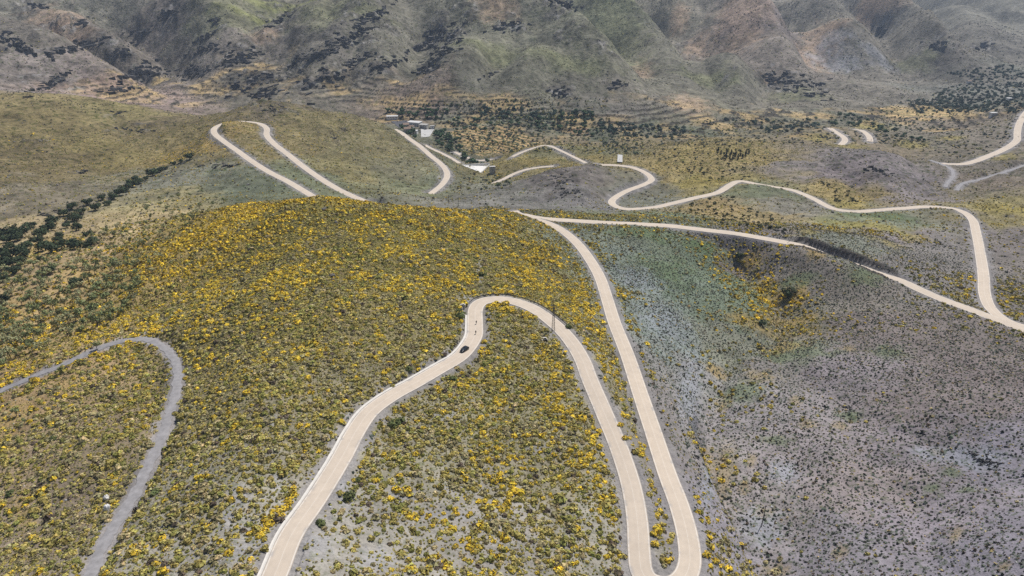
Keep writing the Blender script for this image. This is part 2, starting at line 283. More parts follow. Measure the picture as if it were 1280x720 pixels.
# rock ledges on the mountain -----------------------------------------------------------------
ROCKM = np.zeros_like(Z)
for b in [(320,100,40,14),(300,72,30,12),(410,95,45,16),(440,45,30,14),(390,70,25,10),(460,20,40,12),(555,48,35,10),(555,38,25,8),(120,60,40,10),(20,55,30,12),(60,105,30,8),(30,10,15,8),(105,28,15,6),
  (215,15,22,8),(180,95,35,12),(150,75,25,8),(540,80,25,10),(700,115,18,9),(770,105,20,7),(1000,105,45,14),(975,95,22,8),(640,30,25,8),(700,8,30,8),(1170,58,18,8),(1230,58,18,6),(1105,38,15,6),
  (480,82,30,10),(570,20,30,7),(710,40,16,7),(760,62,14,6),(860,60,16,8),(900,95,16,6),(350,25,26,9),(260,45,22,8),(70,35,26,8)]:
    ROCKM = np.maximum(ROCKM, blob(*b, s=int(b[0] + b[1]), edge=.6))
for b in [(170,160,30,5),(143,142,12,4),(40,178,14,4),(345,137,25,6),(430,163,8,4),(330,130,18,5),(420,175,8,4),(105,215,10,3),(700,225,30,14),(720,240,25,10),(740,210,12,6),(1050,200,40,10),(1110,215,40,9)]:
    ROCKM = np.maximum(ROCKM, .75 * blob(*b, s=int(b[0] + b[1]), edge=.6))
rn = fbm(GX * .75 + GY * .55, (GY * .8 - GX * .6) * 2.2, 55, 4, 91, .6)
ROCK = ROCKM * sst(rn, .02, .22)
led = 2.6 * np.abs(fbm(GX, GY, 18, 3, 95)) * np.clip(RR / 1300, .3, 1.5)
Z += ROCK * (2.0 + 1.5 * led)
print('relief', time.time() - T0)

# ------------------------------------------------------------------ roads: smooth centre lines
def catmull(P, step):
    P = np.asarray(P, float); out = []
    Q = np.vstack([2 * P[0] - P[1], P, 2 * P[-1] - P[-2]])
    for k in range(1, len(Q) - 2):
        p0, p1, p2, p3 = Q[k-1:k+3]; n = max(2, int(np.linalg.norm(p2 - p1) / step))
        d0 = np.linalg.norm(p1-p0)**.5 + 1e-6; d1 = np.linalg.norm(p2-p1)**.5 + 1e-6; d2 = np.linalg.norm(p3-p2)**.5 + 1e-6
        m1 = (p1-p0)/d0 - (p2-p0)/(d0+d1) + (p2-p1)/d1; m2 = (p2-p1)/d1 - (p3-p1)/(d1+d2) + (p3-p2)/d2
        m1 *= d1; m2 *= d1
        for t in np.arange(n) / n:
            out.append((2*t**3-3*t**2+1)*p1 + (t**3-2*t**2+t)*m1 + (-2*t**3+3*t**2)*p2 + (t**3-t**2)*m2)
    out.append(P[-1]); out = np.array(out)
    s = np.concatenate([[0], np.cumsum(np.linalg.norm(np.diff(out[:, :2], axis=0), axis=1))])
    u = np.arange(0, s[-1], step)
    out = np.stack([np.interp(u, s, out[:, k]) for k in range(3)], 1)
    w = max(3, int(10 / step)) | 1
    for _ in range(2):
        e = np.pad(out, ((w//2, w//2), (0, 0)), mode='reflect', reflect_type='odd')
        sm = np.stack([np.convolve(e[:, k], np.ones(w) / w, 'valid') for k in range(3)], 1)
        out[:, 2] = sm[:, 2]
    w = max(3, int(4 / step)) | 1
    e = np.pad(out, ((w//2, w//2), (0, 0)), mode='reflect', reflect_type='odd')
    out[:, :2] = np.stack([np.convolve(e[:, k], np.ones(w) / w, 'valid') for k in range(2)], 1)
    return out
_b = catmull([at_z(*n) for n in FARL[9:15]], 4.0)
def _bank(pts, off, top, flat, wid):
    d = np.full(Z.shape, 1e9); tz = np.zeros(Z.shape); n = len(pts)
    for k, p in enumerate(pts):
        e = p[:2] / np.linalg.norm(p[:2]) * off; q = np.hypot(GX - p[0] - e[0], GY - p[1] - e[1]); m = q < d; d[m] = q[m]; tz[m] = p[2] + top * math.sin(math.pi * (k + .5) / n) ** .35
    Z[:] += np.maximum(tz + .5 * fbm(GX, GY, 9, 2, 321) - Z, 0) * np.exp(-(np.maximum(d - flat, 0) / wid) ** 2)
_b = catmull([at_z(*n) for n in FARL[9:15]], 2.0)
_bank(_b[3:-4], -11, 4.1, 3, 10); _bank(_b[0:-1], 15, 4.6, 4, 12)
LINES = {}
DR = np.full(Z.shape, 999., np.float32)      # distance from the nearest carriageway edge
DD = np.full(Z.shape, 999., np.float32)      # the same for the dirt track
for nm, (nd, hw) in ROADS.items():
    R_ = np.hypot(nd[0][0], nd[0][1]); st = 1.2 if nm in ('mountain_road', 'dirt_track') else 2.0
    L = catmull(nd, st); LINES[nm] = L
    D = np.full(Z.shape, 1e9, np.float32); ZR = np.zeros(Z.shape, np.float32); rad = 26. if nm != 'dirt_track' else 14.
    if nm in ('grey_track', 'side_track', 'hill_lane', 'spur_lane'): rad = 12.
    for p in L:
        R = math.hypot(p[0], p[1]); th = math.atan2(p[0], p[1])
        i = (th - TH0) / (TH1 - TH0) * (NT - 1); j = (math.log(R) - RH0) / (RH1 - RH0) * (NR - 1)
        di = int(rad / R / (TH1 - TH0) * (NT - 1)) + 2; dj = int(rad / R / (RH1 - RH0) * (NR - 1)) + 2
        a, b, c, d = max(0, int(i) - di), min(NT, int(i) + di), max(0, int(j) - dj), min(NR, int(j) + dj)
        if a >= b or c >= d: continue
        dd = np.hypot(GX[a:b, c:d] - p[0], GY[a:b, c:d] - p[1]); m = dd < D[a:b, c:d]
        D[a:b, c:d][m] = dd[m]; ZR[a:b, c:d][m] = p[2]
    I = D < rad
    d = np.maximum(D[I] - hw - (1.6 if nm == 'mountain_road' else .9), 0); zr = ZR[I] - .18
    cut, fill = (1.0, .75) if nm != 'valley_road' else (2.6, .8)
    if nm == 'dirt_track': cut, fill = .7, .5
    fade = sst(D[I], rad * .7, rad)
    zc = np.clip(Z[I], zr - d * fill, zr + d * cut)
    Z[I] = zc * (1 - fade) + Z[I] * fade
    T = DD if nm in ('dirt_track', 'grey_track', 'side_track') else DR
    T[I] = np.minimum(T[I], D[I] - hw)
# brow that hides the cutting of the valley road
zat = sampler(Z)
print('roads', time.time() - T0)

# ------------------------------------------------------------------ ground cover colours (procedural, in plan)
def lin(r, g, b):
    f = lambda c: (c / 255 / 12.92) if c <= 10.3 else ((c / 255 + .055) / 1.055) ** 2.4
    return np.array([f(r), f(g), f(b)])
# cover samples: seen at (px, py), soil and plant colour, share of low shrubs (speck)
CN = [
 (60,560,146,128,92,.5),(60,650,140,126,96,.5),(20,500,158,134,88,.3),(140,560,136,122,88,.5),(260,600,142,136,118,.5),(300,680,146,142,132,.5),(280,480,128,118,76,.6),(400,520,128,120,86,.6),(350,400,122,110,62,.6),(450,330,118,106,56,.6),
 (400,270,118,108,56,.6),(250,290,140,122,62,.5),(520,280,120,112,58,.6),(600,300,122,114,62,.6),(660,350,128,118,66,.6),(560,330,122,112,62,.6),(520,560,138,132,112,.5),(480,660,146,142,134,.4),(640,520,126,120,84,.6),(700,600,132,124,88,.5),(620,660,142,136,112,.5),(740,680,140,134,116,.5),(700,470,128,120,82,.6),
 (130,380,150,130,80,.6),(50,380,158,136,88,.5),(200,340,146,126,70,.5),(100,320,156,136,92,.5),(160,280,152,136,92,.5),(220,250,138,128,84,.5),(30,300,150,134,92,.4),
 (30,250,112,104,78,.6),(60,200,116,106,66,.6),(50,150,124,114,68,.6),(150,190,130,120,70,.6),(150,140,126,118,70,.6),(30,125,128,118,72,.6),(210,170,128,118,72,.6),(250,180,146,130,76,.6),(220,150,118,108,70,.6),
 (290,225,104,107,92,.9),(230,220,120,118,92,.7),(300,240,103,108,92,.9),(320,180,130,120,74,.6),(400,150,124,116,72,.6),(460,170,124,118,76,.6),(430,210,126,120,74,.6),(500,220,120,118,82,.5),(530,235,116,118,92,.5),(350,130,112,104,74,.6),(380,218,112,116,92,.5),
 (590,235,114,114,102,.8),(640,255,112,112,108,.9),(620,240,108,108,102,.8),(690,225,104,100,98,.6),(735,215,106,102,98,.6),(720,250,106,106,106,.6),(650,215,124,114,72,.5),(680,195,140,126,72,.5),(790,225,112,108,92,.5),(800,246,112,114,104,.5),(780,270,112,116,90,.5),(840,272,106,114,94,.5),
 (880,190,146,130,78,.7),(850,215,146,130,78,.7),(940,200,146,130,80,.6),(900,230,140,128,76,.6),(900,265,146,128,82,.7),(950,270,148,132,86,.7),(990,265,120,118,108,.5),(960,235,110,114,92,.5),(1040,240,146,130,80,.5),(1000,285,118,114,108,.5),
 (1000,205,116,112,110,.5),(1060,210,114,108,110,.6),(1120,215,112,108,110,.6),(1090,190,116,112,112,.6),(1150,245,116,112,112,.5),(1200,240,120,112,96,.5),(1260,230,118,108,96,.5),(1250,260,138,128,80,.5),(1270,300,110,106,104,.6),(1250,330,112,108,104,.6),(1275,370,112,108,104,.6),
 (1100,275,112,116,100,.5),(1080,280,128,126,76,.4),(1130,300,118,114,114,.5),(1180,310,116,114,112,.5),(1150,340,116,114,112,.5),(1200,360,112,110,108,.5),(1060,305,114,118,108,.5),
 (760,290,102,108,96,.5),(800,330,106,114,106,.7),(850,360,106,116,106,.7),(830,420,112,120,116,.7),(880,330,100,111,94,.6),(900,380,104,114,98,.6),(860,480,122,123,122,.5),(840,300,104,112,96,.6),(920,360,102,112,92,.5),(790,380,108,116,110,.7),(880,560,124,122,122,.6),(930,520,122,120,122,.7),
 (940,310,110,106,104,.6),(1000,340,112,108,104,.6),(1050,370,114,110,104,.6),(1000,390,112,110,100,.6),(1100,410,112,106,104,.7),(1200,430,108,102,100,.7),(1270,470,102,96,96,.7),(1180,500,112,106,106,.8),(1050,460,120,116,120,.8),(970,460,118,116,114,.7),(920,440,116,118,106,.6),
 (1000,560,126,122,124,.8),(1080,600,124,118,118,.8),(950,650,122,119,119,.8),(1050,690,120,118,124,.8),(1150,560,114,110,114,.8),(1150,660,120,116,122,.8),(1250,560,116,114,122,.7),(1250,680,116,114,122,.8),(900,700,124,122,128,.5),
 (540,175,104,104,92,.4),(600,155,112,108,84,.4),(620,180,150,132,94,.3),(560,190,100,100,84,.4),(640,140,112,106,90,.5),(720,160,96,98,84,.5),(700,175,130,118,84,.5),(790,185,132,120,82,.5),(850,165,106,102,88,.5),(950,160,102,98,84,.5),(1050,150,100,98,88,.5),(1100,180,128,116,86,.5),(1180,150,120,110,86,.5),(1230,170,116,108,86,.5),(1150,180,112,106,94,.5),(1200,210,112,106,96,.5),(1250,130,92,96,90,.5),(1200,110,96,98,96,.5),
 (40,100,118,104,88,.5),(120,120,122,108,88,.5),(200,125,124,112,90,.5),(20,30,104,94,84,.4),(100,50,108,96,86,.4),(100,10,108,104,90,.4),(200,60,106,94,88,.4),(150,85,106,94,84,.4),(300,40,104,94,88,.4),(250,10,108,98,90,.4),(300,110,104,96,80,.4),(400,60,98,92,84,.4),(400,110,106,98,84,.4),(480,40,100,96,82,.4),
 (340,10,104,98,80,.4),(550,70,98,96,78,.4),(600,60,104,102,80,.4),(600,110,96,94,80,.4),(520,120,116,106,82,.4),(650,90,100,98,78,.4),(720,90,102,100,78,.4),(740,120,94,90,78,.4),(640,20,106,104,82,.4),(700,30,104,104,84,.4),(760,20,102,104,84,.4),(800,120,114,106,82,.4),(770,140,110,102,82,.4),(880,140,104,100,80,.4),
 (800,70,106,102,84,.4),(850,40,112,106,88,.4),(900,50,118,104,94,.4),(930,20,126,108,98,.4),(960,60,116,102,94,.4),(1000,70,116,104,96,.4),(900,100,102,98,84,.4),(1000,130,108,100,86,.4),(1050,110,108,100,90,.4),(1020,30,114,106,94,.4),(1080,60,112,104,94,.4),(1120,90,110,102,92,.4),(1160,60,100,94,86,.4),(1200,70,100,92,86,.4),(1250,50,102,96,88,.4),(1100,30,106,100,90,.4),
 (1200,95,102,98,92,.4),(1280,90,96,98,92,.4),(1100,4,120,112,90,.3),(1230,20,108,104,92,.3)]
CN = np.array(CN, float)
Cp = cast(CN[:, 0], CN[:, 1]); CL = lp(Cp[:, :2])
_sat = CN[:, 2:5].max(1) - CN[:, 2:5].min(1); _g = np.clip(1 - _sat / 26, 0, 1)
_near = (CN[:, 1] > 185) & (CN[:, 0] > 560); CN[:, 2] *= 1 + .03 * _g + .07 * _g * _near; CN[:, 3] *= 1 + .01 * _g + .055 * _g * _near; CN[:, 4] *= 1 - .04 * _g + .085 * _g * _near
CN[_sat > 26, 4] *= 1.13; _o = (CN[:, 0] < 260) & (CN[:, 1] > 235) & (CN[:, 1] < 440); CN[_o, 2:5] *= 1.1
_L = (CN[:, 0] < 560) & (CN[:, 1] < 250) & (CN[:, 1] > 112) & (_sat > 30); CN[_L, 2:5] *= np.array([.97, .95, .98])
_n = (CN[:, 1] > 300) & (CN[:, 0] < 780) & (CN[:, 0] > 200); _w = (.12 + .42 * sst(CN[:, 1], 540, 680))[:, None]; CN[_n, 2:5] = (CN[:, 2:5] * (1 - _w) + np.array([150, 145, 138]) * _w)[_n]
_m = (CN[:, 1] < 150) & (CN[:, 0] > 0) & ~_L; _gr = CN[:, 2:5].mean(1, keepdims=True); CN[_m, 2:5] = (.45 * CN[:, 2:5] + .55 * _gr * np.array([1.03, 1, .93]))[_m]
CC = np.stack([lin(*c) for c in CN[:, 2:5]])
def idw(P, V, Q, power=5.0):
    out = np.empty((len(Q), V.shape[1]))
    for s in range(0, len(Q), 20000):
        q = Q[s:s+20000]; d2 = ((q[:, None] - P[None]) ** 2).sum(-1) + 2e-4
        w = d2 ** (-power / 2); w /= w.sum(1, keepdims=True); out[s:s+20000] = w @ V
    return out
_c = idw(CL, np.concatenate([CC, CN[:, 5:6]], 1), CQ).reshape(420, 510, 4)
wi = np.clip((np.arange(NT)[:, None] + 14 * fbm(GX / RR * 900, GR * 900, 40, 3, 101)), 0, NT - 1).astype(int)
wj = np.clip((np.arange(NR)[None] + 16 * fbm(GX / RR * 900, GR * 900, 45, 3, 111)), 0, NR - 1).astype(int)
COV = upsample(_c, (NT, NR))[wi, wj]
SPECK = COV[..., 3].copy(); COV = COV[..., :3].copy()
def paint(mask, rgb, k=1.0, w_=np.s_[:, :]):
    m = (mask * k)[..., None]; COV[w_] = COV[w_] * (1 - m) + lin(*rgb) * m
def patches(lst, rgb, k=1.0, edge=.6):
    for n, b in enumerate(lst):
        w_, m = blob(*b, s=n * 3 + int(b[0]), edge=edge, win=True); paint(m, rgb, k, w_)
# dry grass and ochre hollows
patches([(940,328,14,8),(955,360,14,10),(972,372,16,10),(930,400,26,8),(985,405,34,6),(980,435,24,7,-.5),(1000,370,8,16),(895,465,16,8),(1020,325,12,6,-.3),(1010,315,8,6)], (158,132,70), .6)
patches([(1075,325,14,5,.3),(1000,415,30,6),(960,415,16,7),(905,590,14,34),(880,575,14,16),(1060,435,8,4),(995,500,8,6),(1050,533,10,5),(1010,530,10,5),(905,505,10,9),(955,640,12,6),(1050,690,10,9),(970,715,20,8),(1195,668,6,9),(1255,708,6,5),(1170,565,6,4),(930,610,8,8),(940,575,6,8),(950,470,18,8)], (142,124,80), .5)
patches([(1090,282,34,6),(1045,290,16,6),(1105,300,24,6),(1140,297,14,6),(990,300,12,4),(1010,292,14,4),(1260,262,30,8),(1060,255,22,7),(870,228,26,6),(1250,195,16,5),(1190,172,12,3),(1090,160,18,8),(1060,182,20,5),(1140,180,16,5),(1020,172,16,6)], (150,136,74), .6)
patches([(680,165,1,1),(722,162,12,6)], (176,140,112), .8)
patches([(830,340,40,20),(880,310,30,8),(1000,440,40,12),(1080,345,20,8),(940,300,20,6),(1100,270,40,6),(800,290,40,6),(1060,520,16,6),(970,550,20,6),(1190,590,10,5),(1165,610,8,6),(1210,612,8,4),(930,490,25,14),(1000,350,20,8),(1110,440,20,8)], (86,104,62), .55)
patches([(860,500,16,50,.1),(830,400,30,20),(950,660,30,22),(880,640,10,30),(800,350,30,12),(1180,570,30,10),(1230,575,20,14),(980,590,20,14)], (138,142,150), .55)
patches([(930,20,30,22),(870,60,14,10),(1010,70,16,10),(620,12,24,8),(850,22,10,8),(800,95,14,6),(330,40,16,6),(140,110,60,10),(70,40,30,6),(960,100,8,5),(1090,4,14,4),(1030,35,20,6),(1100,4,24,4),(860,130,24,10),(530,128,20,6)], (146,124,104), .6)
patches([(1100,72,22,7),(1050,80,20,7),(1040,50,16,5),(645,33,8,3),(1020,72,14,5)], (128,128,132), .6)
patches([(300,15,60,14),(620,70,60,12),(760,45,40,20),(700,75,50,8),(420,15,50,12),(880,100,40,8),(1000,118,30,8),(1140,80,20,8)], (104,106,74), .5)
patches([(340,6,60,3,-.5),(330,30,40,3,-.9)], (120,122,72), .6)
patches([(80,385,14,10),(10,395,24,16),(110,345,30,20),(60,310,30,14),(20,520,20,14),(10,560,14,20),(90,480,20,8),(30,640,10,30),(200,100,8,4),(265,182,12,8),(170,310,16,8)], (172,146,92), .55)
patches([(700,188,50,9),(770,188,34,8),(590,226,30,8),(560,205,14,12),(545,225,20,8),(640,150,90,8),(860,165,60,6)], (104,108,90), .6)
# terraces: tan treads with dark stone risers
paint(TERR * (1 - RISER) * sst(fbm(GX, GY, 70, 2, 131), -.2, .5), (156,134,96), .75)
paint(TERR * RISER, (62,58,52), .95)
# ploughed orchard rows
OR = np.maximum(blob(622,178,46,15,edge=.2), np.maximum(blob(592,167,26,7,edge=.2), blob(1150,140,40,9,edge=.3)))
row = .5 + .5 * np.sin((GX * .55 + GY * .83) / 11 * 2 * math.pi + 1.2 * fbm(GX, GY, 60, 2, 133))
paint(OR, (178,148,108), .9); paint(OR * sst(row, .5, .75), (80,90,62), .95)
# outcrops of schist
paint(ROCK, (80,76,72), .7)
paint(ROCK * sst(fbm(GX, GY, 16, 3, 141), .15, .45), (134,130,126), .7)
# stony cut and shoulder beside the roads, gravel of the dirt track
nz = fbm(GX, GY, 6, 3, 151)
sh = 1 - sst(DR + 2.2 * nz, 1.0 + RR / 500, 3.4 + RR / 250)
paint(sh, (132,128,126), .85)
paint(1 - sst(DD + 1.8 * fbm(GX, GY, 5, 3, 155), .5, 2.6), (138,134,133), .9)
paint(np.maximum(blob(190,417,17,7,edge=.7), blob(207,398,8,9,edge=.7)), (152,148,146), .85)
# stone faced bank under the valley road and rock wall of its cutting
vb = np.zeros_like(Z)
for p in LINES['valley_road']:
    px_, py_, _ = pix(p)
    if 1003 < px_ < 1132: vb = np.maximum(vb, sst(9.5 - np.hypot(GX - p[0], GY - p[1]), 0, 1))
paint(vb * sst(Z + .8 * nz, -25.6, -24.8) * sst(-(Z + .8 * nz), 20.5, 21.6), (74,69,66), .95)
paint(blob(915,306,42,9,.12,edge=.4), (96,92,94), .8)
patches([(875,570,7,30,-.3),(868,535,5,22,-.2),(893,610,6,16)], (78,78,84), .7)
patches([(575,265,20,8),(600,340,5,20),(585,375,12,5),(430,620,10,18),(400,680,20,16),(560,645,50,5),(470,700,30,14),(300,620,14,14),(345,600,8,14),(280,650,16,10),(500,620,24,10),(560,520,20,5),(640,545,10,6),(300,690,24,12),(670,560,16,6),(560,610,16,5),(345,530,8,8)], (150,148,148), .65)
vari = 1 + .34 * fbm(GX, GY, 120, 3, 165) * far + .3 * far * fbm(GX, GY, 22, 3, 167) + (.30 - .12 * (GX > 60)) * fbm(GX, GY, 38, 3, 161) * sst(RR, 80, 200) + .14 * fbm(GX, GY, 5, 2, 163) + .34 * sst(RR, 450, 700) * fbm(GX, GY, 9, 3, 169)
COV *= np.clip(vari, .5, 1.5)[..., None]
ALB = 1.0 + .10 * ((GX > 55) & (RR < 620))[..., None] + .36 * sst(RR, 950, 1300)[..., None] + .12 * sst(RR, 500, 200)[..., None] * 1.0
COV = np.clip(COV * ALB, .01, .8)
print('cover', time.time() - T0)

# ------------------------------------------------------------------ material helpers
def new_mat(name):
    m = bpy.data.materials.new(name); m.use_nodes = True; nt = m.node_tree
    b = nt.nodes['Principled BSDF']; b.inputs['Roughness'].default_value = .9; b.inputs['Specular IOR Level'].default_value = .2
    return m, nt, b
def nd(nt, typ, **kw):
    n = nt.nodes.new(typ)
    for k, v in kw.items():
        if k.startswith('i_'): n.inputs[k[2:].replace('_', ' ')].default_value = v
        else: setattr(n, k, v)
    return n
def math_(nt, op, a, b=None, clamp=False):
    n = nt.nodes.new('ShaderNodeMath'); n.operation = op; n.use_clamp = clamp
    for k, v in enumerate((a, b)):
        if v is None: continue
        if isinstance(v, (int, float)): n.inputs[k].default_value = v
        else: nt.links.new(v, n.inputs[k])
    return n.outputs[0]
def noise_(nt, vec, scale, detail=3, rough=.6):
    n = nd(nt, 'ShaderNodeTexNoise'); n.inputs['Scale'].default_value = scale; n.inputs['Detail'].default_value = detail; n.inputs['Roughness'].default_value = rough
    nt.links.new(vec, n.inputs['Vector']); return n.outputs['Fac']
def ramp01(nt, x, a, b):
    n = nd(nt, 'ShaderNodeMapRange'); n.interpolation_type = 'SMOOTHSTEP'; n.inputs['From Min'].default_value = a; n.inputs['From Max'].default_value = b
    nt.links.new(x, n.inputs['Value']); return n.outputs['Result']
def mix_(nt, f, a, b, mode='MIX'):
    n = nd(nt, 'ShaderNodeMix', data_type='RGBA', blend_type=mode)
    for s, v in ((n.inputs[0], f), (n.inputs[6], a), (n.inputs[7], b)):
        if isinstance(v, (int, float)): s.default_value = v
        elif isinstance(v, (tuple, list)): s.default_value = (*v, 1)
        else: nt.links.new(v, s)
    return n.outputs[2]
def simple_mat(name, rgb, rough=.8, var=.15, scale=3., spec=.3, metal=0., rnd=0.):
    m, nt, b = new_mat(name); b.inputs['Roughness'].default_value = rough; b.inputs['Specular IOR Level'].default_value = spec; b.inputs['Metallic'].default_value = metal
    g = nd(nt, 'ShaderNodeTexCoord')
    f = noise_(nt, g.outputs['Object'], scale, 4)
    v = math_(nt, 'ADD', math_(nt, 'MULTIPLY', f, 2 * var), 1 - var)
    if rnd:
        oi = nd(nt, 'ShaderNodeObjectInfo'); v = math_(nt, 'MULTIPLY', v, math_(nt, 'ADD', math_(nt, 'MULTIPLY', oi.outputs['Random'], 2 * rnd), 1 - rnd))
    c = mix_(nt, 1.0, tuple(rgb), v, 'MULTIPLY'); nt.links.new(c, b.inputs['Base Color']); return m
def facecol_mat(name, rough=.85, rnd=.18):
    m, nt, b = new_mat(name); b.inputs['Roughness'].default_value = rough; b.inputs['Specular IOR Level'].default_value = .15
    a = nd(nt, 'ShaderNodeAttribute', attribute_name='col'); oi = nd(nt, 'ShaderNodeObjectInfo')
    v = math_(nt, 'ADD', math_(nt, 'MULTIPLY', oi.outputs['Random'], 2 * rnd), 1 - rnd)
    nt.links.new(mix_(nt, 1.0, a.outputs['Color'], v, 'MULTIPLY'), b.inputs['Base Color']); return m

# ground: cover colour broken up by soil grain, dark low shrubs and pale stones
m_ground, nt, b = new_mat('hillside_ground'); b.inputs['Roughness'].default_value = .95; b.inputs['Specular IOR Level'].default_value = .1
geo = nd(nt, 'ShaderNodeNewGeometry').outputs['Position']
cov = nd(nt, 'ShaderNodeAttribute', attribute_name='cover').outputs['Color']
spk = nd(nt, 'ShaderNodeAttribute', attribute_name='speck'); spk = spk.outputs['Fac']
sc_ = nd(nt, 'ShaderNodeAttribute', attribute_name='coarse').outputs['Fac']
def two(near, far_, det, ro):
    m = nd(nt, 'ShaderNodeMix', data_type='FLOAT'); nt.links.new(sc_, m.inputs[0])
    nt.links.new(noise_(nt, geo, near, det, ro), m.inputs[2]); nt.links.new(noise_(nt, geo, far_, det, ro), m.inputs[3]); return m.outputs[0]
n1 = two(1.2, .36, 4, .65); n2 = noise_(nt, geo, .1, 5, .62); n3 = two(.5, .16, 3, .6); n4 = two(3.0, .9, 2, .6)
v = math_(nt, 'ADD', math_(nt, 'MULTIPLY', n1, .95), math_(nt, 'MULTIPLY', n2, .6)); v = math_(nt, 'ADD', v, .23)
c = mix_(nt, 1.0, cov, v, 'MULTIPLY')
# low shrubs: darker, greener blots
sm = math_(nt, 'MULTIPLY', ramp01(nt, n3, .53, .63), spk)
dk = mix_(nt, 1.0, cov, (.42, .52, .34), 'MULTIPLY')
c = mix_(nt, sm, c, dk)
sm2 = math_(nt, 'MULTIPLY', ramp01(nt, n1, .60, .68), math_(nt, 'MULTIPLY', spk, .7))
c = mix_(nt, sm2, c, mix_(nt, 1.0, cov, (.36, .42, .30), 'MULTIPLY'))
st_ = math_(nt, 'MULTIPLY', ramp01(nt, n4, .66, .74), .5)
c = mix_(nt, st_, c, (.36, .35, .345))
nt.links.new(c, b.inputs['Base Color'])
hgt = math_(nt, 'ADD', math_(nt, 'MULTIPLY', n3, 1.0), math_(nt, 'MULTIPLY', n1, .5))
bp = nd(nt, 'ShaderNodeBump'); bp.inputs['Strength'].default_value = .8; nt.links.new(hgt, bp.inputs['Height']); nt.links.new(math_(nt, 'ADD', math_(nt, 'MULTIPLY', sc_, 2.2), .8), bp.inputs['Distance'])
nt.links.new(bp.outputs[0], b.inputs['Normal'])

def raw_mesh(name, verts, faces_flat, nper, mats, smooth=False, fcol=None, mi=None):
    """verts (n,3); faces_flat int array; nper verts per face"""
    me = bpy.data.meshes.new(name); nv = len(verts); nf = len(faces_flat) // nper
    me.vertices.add(nv); me.vertices.foreach_set('co', np.asarray(verts, np.float32).ravel())
    me.loops.add(len(faces_flat)); me.loops.foreach_set('vertex_index', np.asarray(faces_flat, np.int32))
    me.polygons.add(nf); me.polygons.foreach_set('loop_start', np.arange(0, nf * nper, nper, dtype=np.int32))
    me.polygons.foreach_set('use_smooth', np.full(nf, smooth))
    if mi is not None: me.polygons.foreach_set('material_index', np.asarray(mi, np.int32))
    for m in mats: me.materials.append(m)
    me.update()
    if fcol is not None:
        a = me.attributes.new('col', 'FLOAT_COLOR', 'FACE'); a.data.foreach_set('color', np.concatenate([fcol, np.ones((nf, 1))], 1).astype(np.float32).ravel())
    return me
def link(name, me, parent=None, loc=None, rz=None, **props):
    o = bpy.data.objects.new(name, me); COL.objects.link(o)
    if parent is not None: o.parent = parent
    if loc is not None: o.location = loc
    if rz is not None: o.rotation_euler = (0, 0, rz)
    for k, v in props.items(): o[k] = v
    return o

idx = np.arange(NT * NR).reshape(NT, NR)
q = np.stack([idx[:-1, :-1], idx[1:, :-1], idx[1:, 1:], idx[:-1, 1:]], -1).reshape(-1)
me = raw_mesh('hillside_ground', np.stack([GX, GY, Z], -1).reshape(-1, 3), q, 4, [m_ground], True)
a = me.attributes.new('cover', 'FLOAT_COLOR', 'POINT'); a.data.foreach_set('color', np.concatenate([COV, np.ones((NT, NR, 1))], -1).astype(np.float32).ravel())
SPECK *= 1 + .5 * sst(RR, 450, 800)
SPECK *= sst(DR, 1.5, 5) * sst(DD, .5, 3)
a = me.attributes.new('speck', 'FLOAT', 'POINT'); a.data.foreach_set('value', SPECK.astype(np.float32).ravel())
a = me.attributes.new('coarse', 'FLOAT', 'POINT'); a.data.foreach_set('value', sst(RR, 380, 900).astype(np.float32).ravel())
link('hillside_ground', me, kind='structure', label='rolling scrub covered hills, burnt slopes and mountain flanks')

# ------------------------------------------------------------------ road surfaces
m_road, nt, b = new_mat('pale_road'); b.inputs['Roughness'].default_value = .85
geo = nd(nt, 'ShaderNodeNewGeometry').outputs['Position']
ac = nd(nt, 'ShaderNodeAttribute', attribute_name='across').outputs['Fac']; hwA = nd(nt, 'ShaderNodeAttribute', attribute_name='half').outputs['Fac']
ab = math_(nt, 'ABSOLUTE', ac)
n1 = noise_(nt, geo, .35, 4); n2 = noise_(nt, geo, 5., 3)
v = math_(nt, 'ADD', math_(nt, 'MULTIPLY', n1, .30), math_(nt, 'MULTIPLY', n2, .16)); v = math_(nt, 'ADD', math_(nt, 'ADD', v, math_(nt, 'MULTIPLY', noise_(nt, geo, .06, 4), .24)), .65)
c = mix_(nt, 1.0, (.575, .485, .388), v, 'MULTIPLY')
wheel = math_(nt, 'MULTIPLY', math_(nt, 'SUBTRACT', 1.0, ramp01(nt, math_(nt, 'ABSOLUTE', math_(nt, 'SUBTRACT', math_(nt, 'ABSOLUTE', math_(nt, 'SUBTRACT', ab, 1.6)), .8)), .1, .5)), .07)
c = mix_(nt, wheel, c, (.44, .37, .31))
edge = math_(nt, 'SUBTRACT', hwA, ab)
line = math_(nt, 'SUBTRACT', 1.0, ramp01(nt, math_(nt, 'ABSOLUTE', math_(nt, 'SUBTRACT', edge, .38)), .10, .17))
wear = ramp01(nt, noise_(nt, geo, 1.2, 3), .30, .5)
c = mix_(nt, math_(nt, 'MULTIPLY', math_(nt, 'MULTIPLY', line, wear), .55), c, (.80, .76, .70))
cl = math_(nt, 'MULTIPLY', math_(nt, 'SUBTRACT', 1.0, ramp01(nt, ab, .06, .12)), .38)
c = mix_(nt, math_(nt, 'MULTIPLY', cl, wear), c, (.76, .70, .62))
dusty = math_(nt, 'SUBTRACT', 1.0, ramp01(nt, math_(nt, 'ADD', edge, math_(nt, 'MULTIPLY', noise_(nt, geo, .8, 3), .5)), .25, .5))
c = mix_(nt, math_(nt, 'MULTIPLY', dusty, .7), c, (.38, .35, .32))
